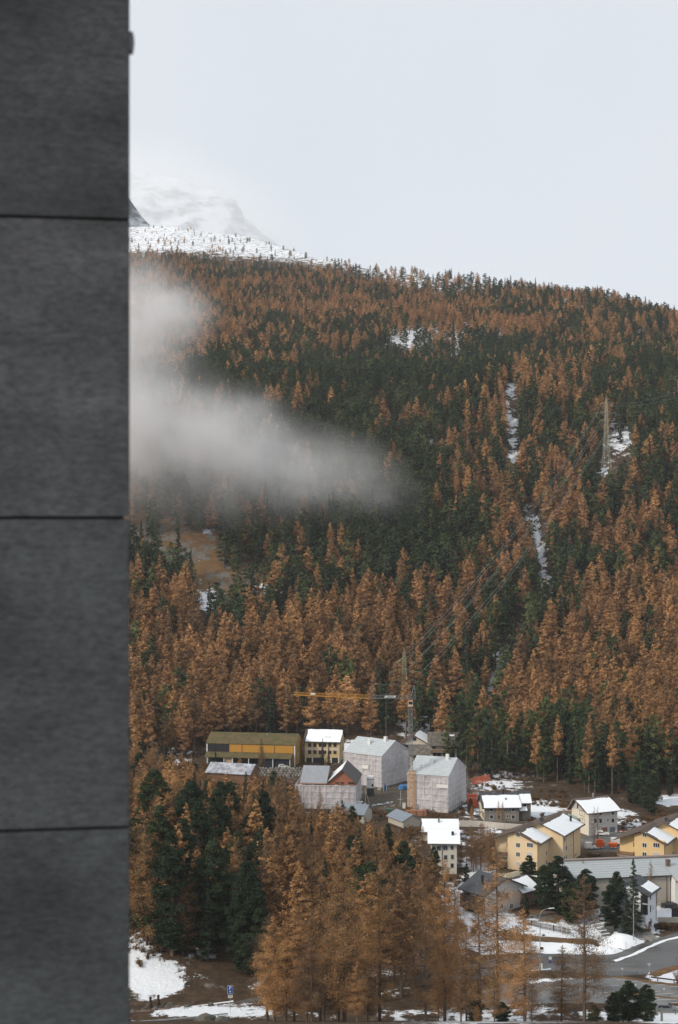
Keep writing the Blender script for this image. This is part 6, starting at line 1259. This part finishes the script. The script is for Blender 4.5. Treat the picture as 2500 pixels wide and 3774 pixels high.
# red twigged bush at the right
def bush(px, py, h, r, n, m, label, seed, mt=None):
    x, y, z = px2(px, py); o = empty('bare_bush', (x, y, tz(x, y)), 0, label, 'bush'); rng = np.random.default_rng(seed); mb = MB()
    for k in range(n):
        a = rng.random()*6.28; e = rng.random()**.6; tip = Vector((math.cos(a)*r*e, math.sin(a)*r*e, h*rng.uniform(.6, 1))); mid = tip*.5+Vector((0, 0, .12*h)); mb.tube((math.cos(a)*.1, math.sin(a)*.1, 0), mid, .03, .02, 3, False); mb.tube(mid, tip, .02, .008, 3, False)
        for q in range(4): s_ = rng.uniform(.3, 1); b = Vector((0, 0, 0)).lerp(tip, s_); mb.tube(b, b+Vector((rng.normal()*.3, rng.normal()*.3, rng.uniform(.1, .6))), .012, .005, 3, False)
    mb.obj('branches', m, o); return o
bush(2505, 3640, 4.6, 1.9, 130, mat('red_twigs', (.17, .07, .05), .9, .2), 'red twigged leafless bush standing in the snow at the right edge', 3)
bush(2445, 3425, 1.8, 1.0, 50, M_TWIG, 'small leafless shrub behind the black notice board', 5)

# ------------------------------------------------------------------ foreground and village trees
def tip(kind, meshes, px, pytip, Y, label, group=None, ws=1.0):
    X = (px-CX)/F*Y; z = tz(X, Y); H = -(pytip-HZ)/F*Y-z; return tree(kind, meshes, X, Y, H, label, group, ws)
NL = L_HERO
for i, (px, py, Y, mi, ws, lb) in enumerate([
    (1270, 3088, 252, 0, .85, 'tallest dense orange larch in the foreground group, centre bottom'),
    (1180, 3150, 268, 1, .9, 'slim brown larch just left of the tallest foreground larch'),
    (1400, 3135, 262, 2, .85, 'orange larch with bright left side right of the tallest larch'),
    (1085, 3330, 254, 0, 1.15, 'broad low larch with ragged crown right of the parking sign'),
    (985, 3360, 262, 3, 1.1, 'thin brownish larch leaning over the parking sign'),
    (1330, 3290, 300, 3, .9, 'brown half bare larch between the two orange foreground larches'),
    (1640, 3155, 270, 0, .85, 'pointed orange larch in front of the narrow white house'),
    (1570, 3330, 262, 3, 1.0, 'thin bare crowned larch beside the snow patch, bottom centre'),
    (1480, 3200, 300, 1, .8, 'fading brown larch over the white snow patch'),
    (1720, 3400, 266, 4, .95, 'dark half bare larch in front of the white villa'),
    (1835, 3090, 285, 4, .9, 'tall sparse larch with black branches in front of the white villa'),
    (1770, 3300, 262, 3, 1.15, 'sparse larch with tangled twigs left of the tall sparse larch'),
    (2155, 3215, 256, 3, 1.05, 'tall larch with thick dark trunk beside the car park entrance'),
    (2070, 3480, 268, 2, 1.15, 'shorter bright orange larch left of the thick trunked larch'),
    (1150, 3420, 248, 2, 1.0, 'bushy orange larch at the bottom edge, left of centre'),
    (1960, 3620, 252, 3, 1.6, 'small brown larch at the bottom edge below the street lamp'),
    (1760, 3700, 250, 0, 1.6, 'tip of a low orange larch at the bottom edge')]):
    tip('larch', NL[mi], px, py, Y, lb, None, ws)
for i, (px, py, Y, mi, ws, kd, lb) in enumerate([
    (2316, 3612, 263, 0, 1.7, 'p', 'dark stone pine at the bottom right in front of the car park'), (2384, 3626, 261, 1, 1.35, 'p', 'slender stone pine beside the silver car'), (2262, 3655, 260, 2, 1.8, 'p', 'low dark stone pine left of the pair by the silver car'),
    (2190, 3700, 256, 0, 2.0, 'p', 'low dark pine at the bottom edge beside the thick trunked larch'), (1850, 3690, 252, 1, 2.0, 'p', 'dark green pine top at the bottom edge'), (1750, 3640, 262, 2, 1.7, 'p', 'dark green pine tucked between bare larches at the bottom'),
    (1950, 3150, 372, 0, 1.35, 'p', 'rounded dark pine in front of the yellow apartment house'), (2006, 3186, 358, 1, 1.3, 'p', 'left dark pine of the dense clump beside the curved lamp'), (2058, 3152, 354, 0, 1.45, 'p', 'tallest dark pine of the clump beside the curved lamp'),
    (2160, 3200, 352, 1, 1.3, 'p', 'dark pine behind the orange larch, left of the warehouse'), (2110, 3250, 346, 2, 1.7, 'p', 'squat dark pine in the clump above the picket fence'), (2274, 3210, 345, 0, 1.15, 'p', 'dark pine in front of the grey warehouse roof'), (2250, 3260, 340, 2, 1.5, 'p', 'short dark pine behind the snowy bank'),
    (2335, 3160, 338, 0, 1.2, 's', 'pointed spruce with jagged crown beside the white block'), (2310, 3290, 334, 1, 1.8, 's', 'short dense spruce at the foot of the white block'), (1935, 3292, 350, 2, 1.1, 'p', 'narrow dark pine beside the white villa gable'),
    (1600, 3118, 378, 1, .9, 'p', 'dark pine left of the narrow white house'), (1720, 3180, 382, 2, .8, 'p', 'dark pine right of the narrow white house, over snow'), (1297, 3075, 352, 0, .9, 'p', 'dark pine showing between the two tallest larches'), (1315, 3090, 344, 1, .8, 'p', 'second dark pine between the two tallest larches'),
    (1190, 2718, 560, 0, .85, 's', 'pointed spruce standing in front of the cream yellow house'), (1212, 2740, 556, 1, .95, 's', 'shorter spruce right against the cream yellow house'), (794, 2735, 545, 1, .75, 's', 'narrow dark spruce in front of the mustard hall'), (712, 2760, 560, 0, .8, 's', 'dark spruce left of the mustard hall'),
    (1397, 2720, 604, 1, .9, 'p', 'small dark pine behind the left wrapped house'), (1257, 2945, 478, 2, .8, 'p', 'dark bushy pine in front of the low wrapped building'), (1735, 2940, 468, 1, .8, 'p', 'small dark pine beside the red container')]):
    ms = P_NEAR[mi % 3] if kd == 'p' else S_NEAR[mi]; tip('pine' if kd == 'p' else 'spruce', ms, px, py, Y, lb, None, ws)
for i, (px, py, Y, mi, ws, lb) in enumerate([
    (965, 2720, 548, 2, .75, 'orange larch standing in front of the mustard hall'), (884, 2780, 540, 0, .8, 'small orange larch left in front of the mustard hall'), (1200, 2790, 520, 4, .7, 'thin bare larch in front of the low wrapped building'),
    (1180, 2900, 470, 4, .75, 'bare larch over the sheeting of the low wrapped building'), (1740, 2965, 458, 0, .9, 'orange larch in front of the red container'), (1833-80, 3060, 415, 3, 1.0, 'brown larch left of the yellow apartment house'), (1700, 3090, 402, 3, .9, 'brown larch right of the narrow white house'),
    (1838, 2945, 455, 4, .6, 'slim half bare larch in front of the grey house'), (1853, 2950, 452, 3, .6, 'second slim larch in front of the grey house'), (2150, 3160, 366, 4, .7, 'sparse larch in front of the warehouse gable'), (2400, 3165, 352, 4, .65, 'gnarled bare larch in front of the warehouse'), (1460, 2950, 462, 3, .9, 'brown larch in front of the earth heap'),
    (1380, 3010, 440, 3, .9, 'brown larch between the two bungalows'), (1560, 3040, 420, 3, .9, 'twiggy larch in front of the flat snow roof'), (1500, 3060, 400, 4, .9, 'sparse larch left of the narrow white house'), (1240, 2990, 455, 0, .9, 'orange larch below the low wrapped building'), (1800, 3110, 392, 4, .9, 'bare larch beside the balconies of the yellow house')]):
    tip('larch', NL[mi], px, py, Y, lb, None, ws)
for px, ws, lb in ((2190, .8, 'left of the two tall bare larches before the white house'), (2204, .75, 'right of the two tall bare larches before the white house')): tip('larch', L_BARE[0 if px == 2190 else 1], px, 2945, 424, lb, None, ws)
tip('larch', L_BARE[1], 1720, 3040, 392, 'leafless dark larch right of the snow roofed white house', None, .8)
# grove between the road and the village: scattered, seen mostly from above
GR_L = 'orange larch in the grove between the bottom road and the mustard hall'; n_ = 0
rng = np.random.default_rng(77); nl_ = 0; over = []
def keepout(X, Y):
    u = CX+F*X/Y; py = HZ+100*F/Y
    for a, b, c_, d in ((1060, 1350, 2880, 3010), (1290, 1575, 2900, 3070), (1480, 1730, 2900, 3250), (735, 965, 2860, 2905), (690, 745, 2880, 2905)):
        if a < u < b and c_ < py < d: return True
    return False
def where(u, Y):
    a = ['beside the pillar edge', 'above the two carved figures', 'left of the parking sign', 'above the parking sign', 'right of the parking sign', 'left of the tallest foreground larch', 'behind the tallest foreground larch', 'right of the tallest foreground larch'][int(np.searchsorted([540, 640, 760, 880, 1000, 1150, 1330], u))]
    b = ['at the wood front', 'in the near wood', 'in the middle wood', 'in the far wood', 'at the wood back'][int(np.searchsorted([325, 370, 420, 475], Y))]
    return b+', '+a
cand = []
Y = 292.0
while Y < 545:
    xs_ = np.arange((220-CX)/F*Y, (1560-CX)/F*Y, 6.0); 
    for X in xs_: cand.append((X+rng.uniform(-2.8, 2.8), Y+rng.uniform(-3, 3)))
    Y += 5.6
rng.shuffle(cand)
for X, Y in cand:
    u = CX+F*X/Y; 
    if keepout(X, Y): continue
    pyb = HZ-tz(X, Y)*F/Y
    if pyb > 3585 and u < 880: continue
    if pyb > 3500 and u < 600: continue
    if pyb > 3470 and u > 1000 and rng.random() < .6: continue
    lim = np.interp(u, [480, 700, 780, 1080, 1130, 1330, 1340, 1480, 1560], [2690, 2760, 2835, 2835, 2945, 2945, 2990, 3040, 3090])+rng.uniform(0, 70)
    dark = (pyb > 3210 and u < 1000 and rng.random() < .40) or rng.random() < .12
    H = rng.uniform(18, 28)*(.9 if dark else 1); Hmax = -(lim-HZ)/F*Y-tz(X, Y)
    if Hmax < 7: continue
    H = min(H, Hmax*rng.uniform(.85, 1))
    if rng.random() < (.06 if pyb > 3000 else .12): continue
    if u < 462 or (not dark and nl_ > 150): over.append((X, Y, tz(X, Y), H)); continue
    nl_ += not dark
    n_ += 1; k = int(rng.integers(0, 5)); big = Y < 430
    if dark:
        tree('pine' if k < 3 else 'spruce', P_NEAR[k] if k < 3 else S_NEAR[k-3], X, Y, H*1.1, ('tall ' if H > 20 else 'short ')+('dark pine ' if k < 3 else 'dark spruce ')+where(u, Y), 'dark conifers in the wood left of the village')
    else:
        tree('larch', L_NEAR[k], X, Y, H, ('tall ' if H > 22 else ('short ' if H < 18 else ''))+'brown orange larch '+where(u, Y), 'larches in the wood left of the village', 1.05)
O_ = np.array(over).T
print('over', len(over))
forest_stuff('larch_grove', np.arange(len(over)), L_MID, 25., 'further brown orange larches filling the wood left of the village', 'larch grove', (O_[0], O_[1], O_[2], O_[3]))
# tall conifers right of the white house, in front of the slope
for i, (px, py, Y, kd, mi, ws, lb) in enumerate([(2362, 2762, 482, 'p', 1, .9, 'huge dark pine behind the right yellow house'), (2395, 2850, 470, 'p', 0, 1.0, 'broad rounded pine behind the right yellow house'), (2330, 2830, 486, 'p', 2, 1.0, 'dark pine left of the huge pine near the white house'), (2425, 2800, 492, 's', 0, 1.0, 'tall spruce at the right behind the huge pine'),
    (2290, 2800, 520, 's', 1, 1.1, 'dark spruce behind the chimney of the white house'), (2060, 2830, 530, 's', 1, .9, 'dark spruce in the wood above the brown grass'), (2110, 2810, 540, 'p', 2, .9, 'dark pine behind the snow roof of the white house'), (2020, 2840, 545, 's', 0, .9, 'dark spruce above the snow beside the grey house'), (2240, 2770, 560, 's', 0, .9, 'tall spruce behind the white house'),
    (2470, 2850, 500, 'p', 0, .8, 'pine with bare lower trunk at the right edge above the snow'), (2495, 2830, 520, 'p', 1, .8, 'dark pine at the right edge above the snow'), (2170, 2790, 575, 'p', 1, .9, 'dark pine above the white house ridge'), (2330, 2740, 590, 's', 0, 1.0, 'tall dark spruce in the second row behind the white house'), (2450, 2740, 590, 's', 1, 1.0, 'tall spruce in the second row at the right')]):
    tip('pine' if kd == 'p' else 'spruce', P_NEAR[mi] if kd == 'p' else S_NEAR[mi], px, py, Y, lb, None, ws)
for i, (px, py, Y, lb) in enumerate([(1940, 2600, 585, 'tall larch above the snow strip right of the grey house'), (1990, 2620, 580, 'tall larch with pale bare trunk behind the yellow house'), (1880, 2610, 590, 'brown larch behind the grey house'), (1800, 2650, 588, 'orange larch behind the grey house ridge'), (1760, 2620, 592, 'bright orange larch right of the right wrapped house'), (2090, 2640, 590, 'orange larch in the row behind the white house')]):
    tip('larch', L_MID[i % 4], px, py, Y, lb)
rng = np.random.default_rng(88)
for k in range(16):
    Y = rng.uniform(392, 440); tip('larch', NL[3+k % 2], rng.uniform(1700, 1825), max(rng.uniform(3020, 3110), 3000), Y, 'half bare brown larch in the thicket left of the yellow apartment house', 'larches in the thicket by the yellow apartment house', 1.1)
for k in range(11):
    Y = rng.uniform(296, 345); tip('larch', NL[(1, 3, 4)[k % 3]], rng.uniform(1420, 1700), rng.uniform(3170, 3330), Y, 'twiggy brown larch standing over the snow below the narrow white house', 'larches over the snow below the narrow white house', 1.05)
for k in range(16):
    if 7 <= k <= 9 or k in (12, 14): rng.random(); continue
    Y = rng.uniform(246, 272); tip('larch', NL[k % 5], (1000+k*62+rng.uniform(-20, 20)), rng.uniform(3330, 3600), Y, 'low bushy larch, '+'first second third fourth fifth sixth seventh eighth ninth tenth eleventh twelfth thirteenth fourteenth fifteenth sixteenth'.split()[k]+' from the left along the bottom edge', 'larches along the bottom edge', 1.25)
print('grove', n_)

# low dead undergrowth between the houses and trees
def tuft(seed, m1, m2):
    rg = np.random.default_rng(seed); t = MB(); pts = []
    for k in range(14):
        a = rg.random()*6.28; r = rg.random()*.8; tp = Vector((math.cos(a)*r, math.sin(a)*r, rg.uniform(.4, 1.2))); t.tube((math.cos(a)*.15*r, math.sin(a)*.15*r, 0), tp, .02, .006, 3, False)
        for q in range(9): f = rg.uniform(.35, 1); pts.append((tp.x*f+rg.normal()*.12, tp.y*f+rg.normal()*.12, tp.z*f+rg.normal()*.1))
    V, Fc = leaves(np.array(pts), .16, 1.6, .2, rg); return t.mesh('shrub_twigs', m1), tri_mesh('shrub_leaves', V, Fc, m2)
M_DEAD = foliage('dead_shrub_leaves', [(0, (.14, .085, .045)), (.5, (.22, .12, .055)), (1, (.10, .075, .05))])
TU = [tuft(900+i, M_TWIG, M_DEAD) for i in range(3)]
Y_ = RNG.uniform(283, 625, 9000); U_ = RNG.uniform(470, 2520, 9000); X_ = (U_-CX)/F*Y_; P_ = HZ-terrain(X_, Y_)*F/Y_
k_ = (vnoise(X_/11, Y_/11, 91) > .52) & ~((P_ > 3455) & (U_ > 1680)) & ~((P_ > 3580) & ((U_ < 640) | (U_ > 900) | (P_ > 3685))) & ~((P_ > 2830) & (P_ < 2985) & (U_ > 1320) & (U_ < 1510)) & ~((P_ > 3060) & (P_ < 3150) & (U_ > 2130) & (U_ < 2360)) & ~((P_ > 3310) & (U_ > 2390))
X_, Y_ = X_[k_], Y_[k_]
forest_stuff('undergrowth', np.arange(len(X_)), TU, 1.0, 'low dead brown shrubs and grass tufts between the houses and trees', 'undergrowth', (X_, Y_, terrain(X_, Y_)+.1, RNG.uniform(.5, 1.5, len(X_))))
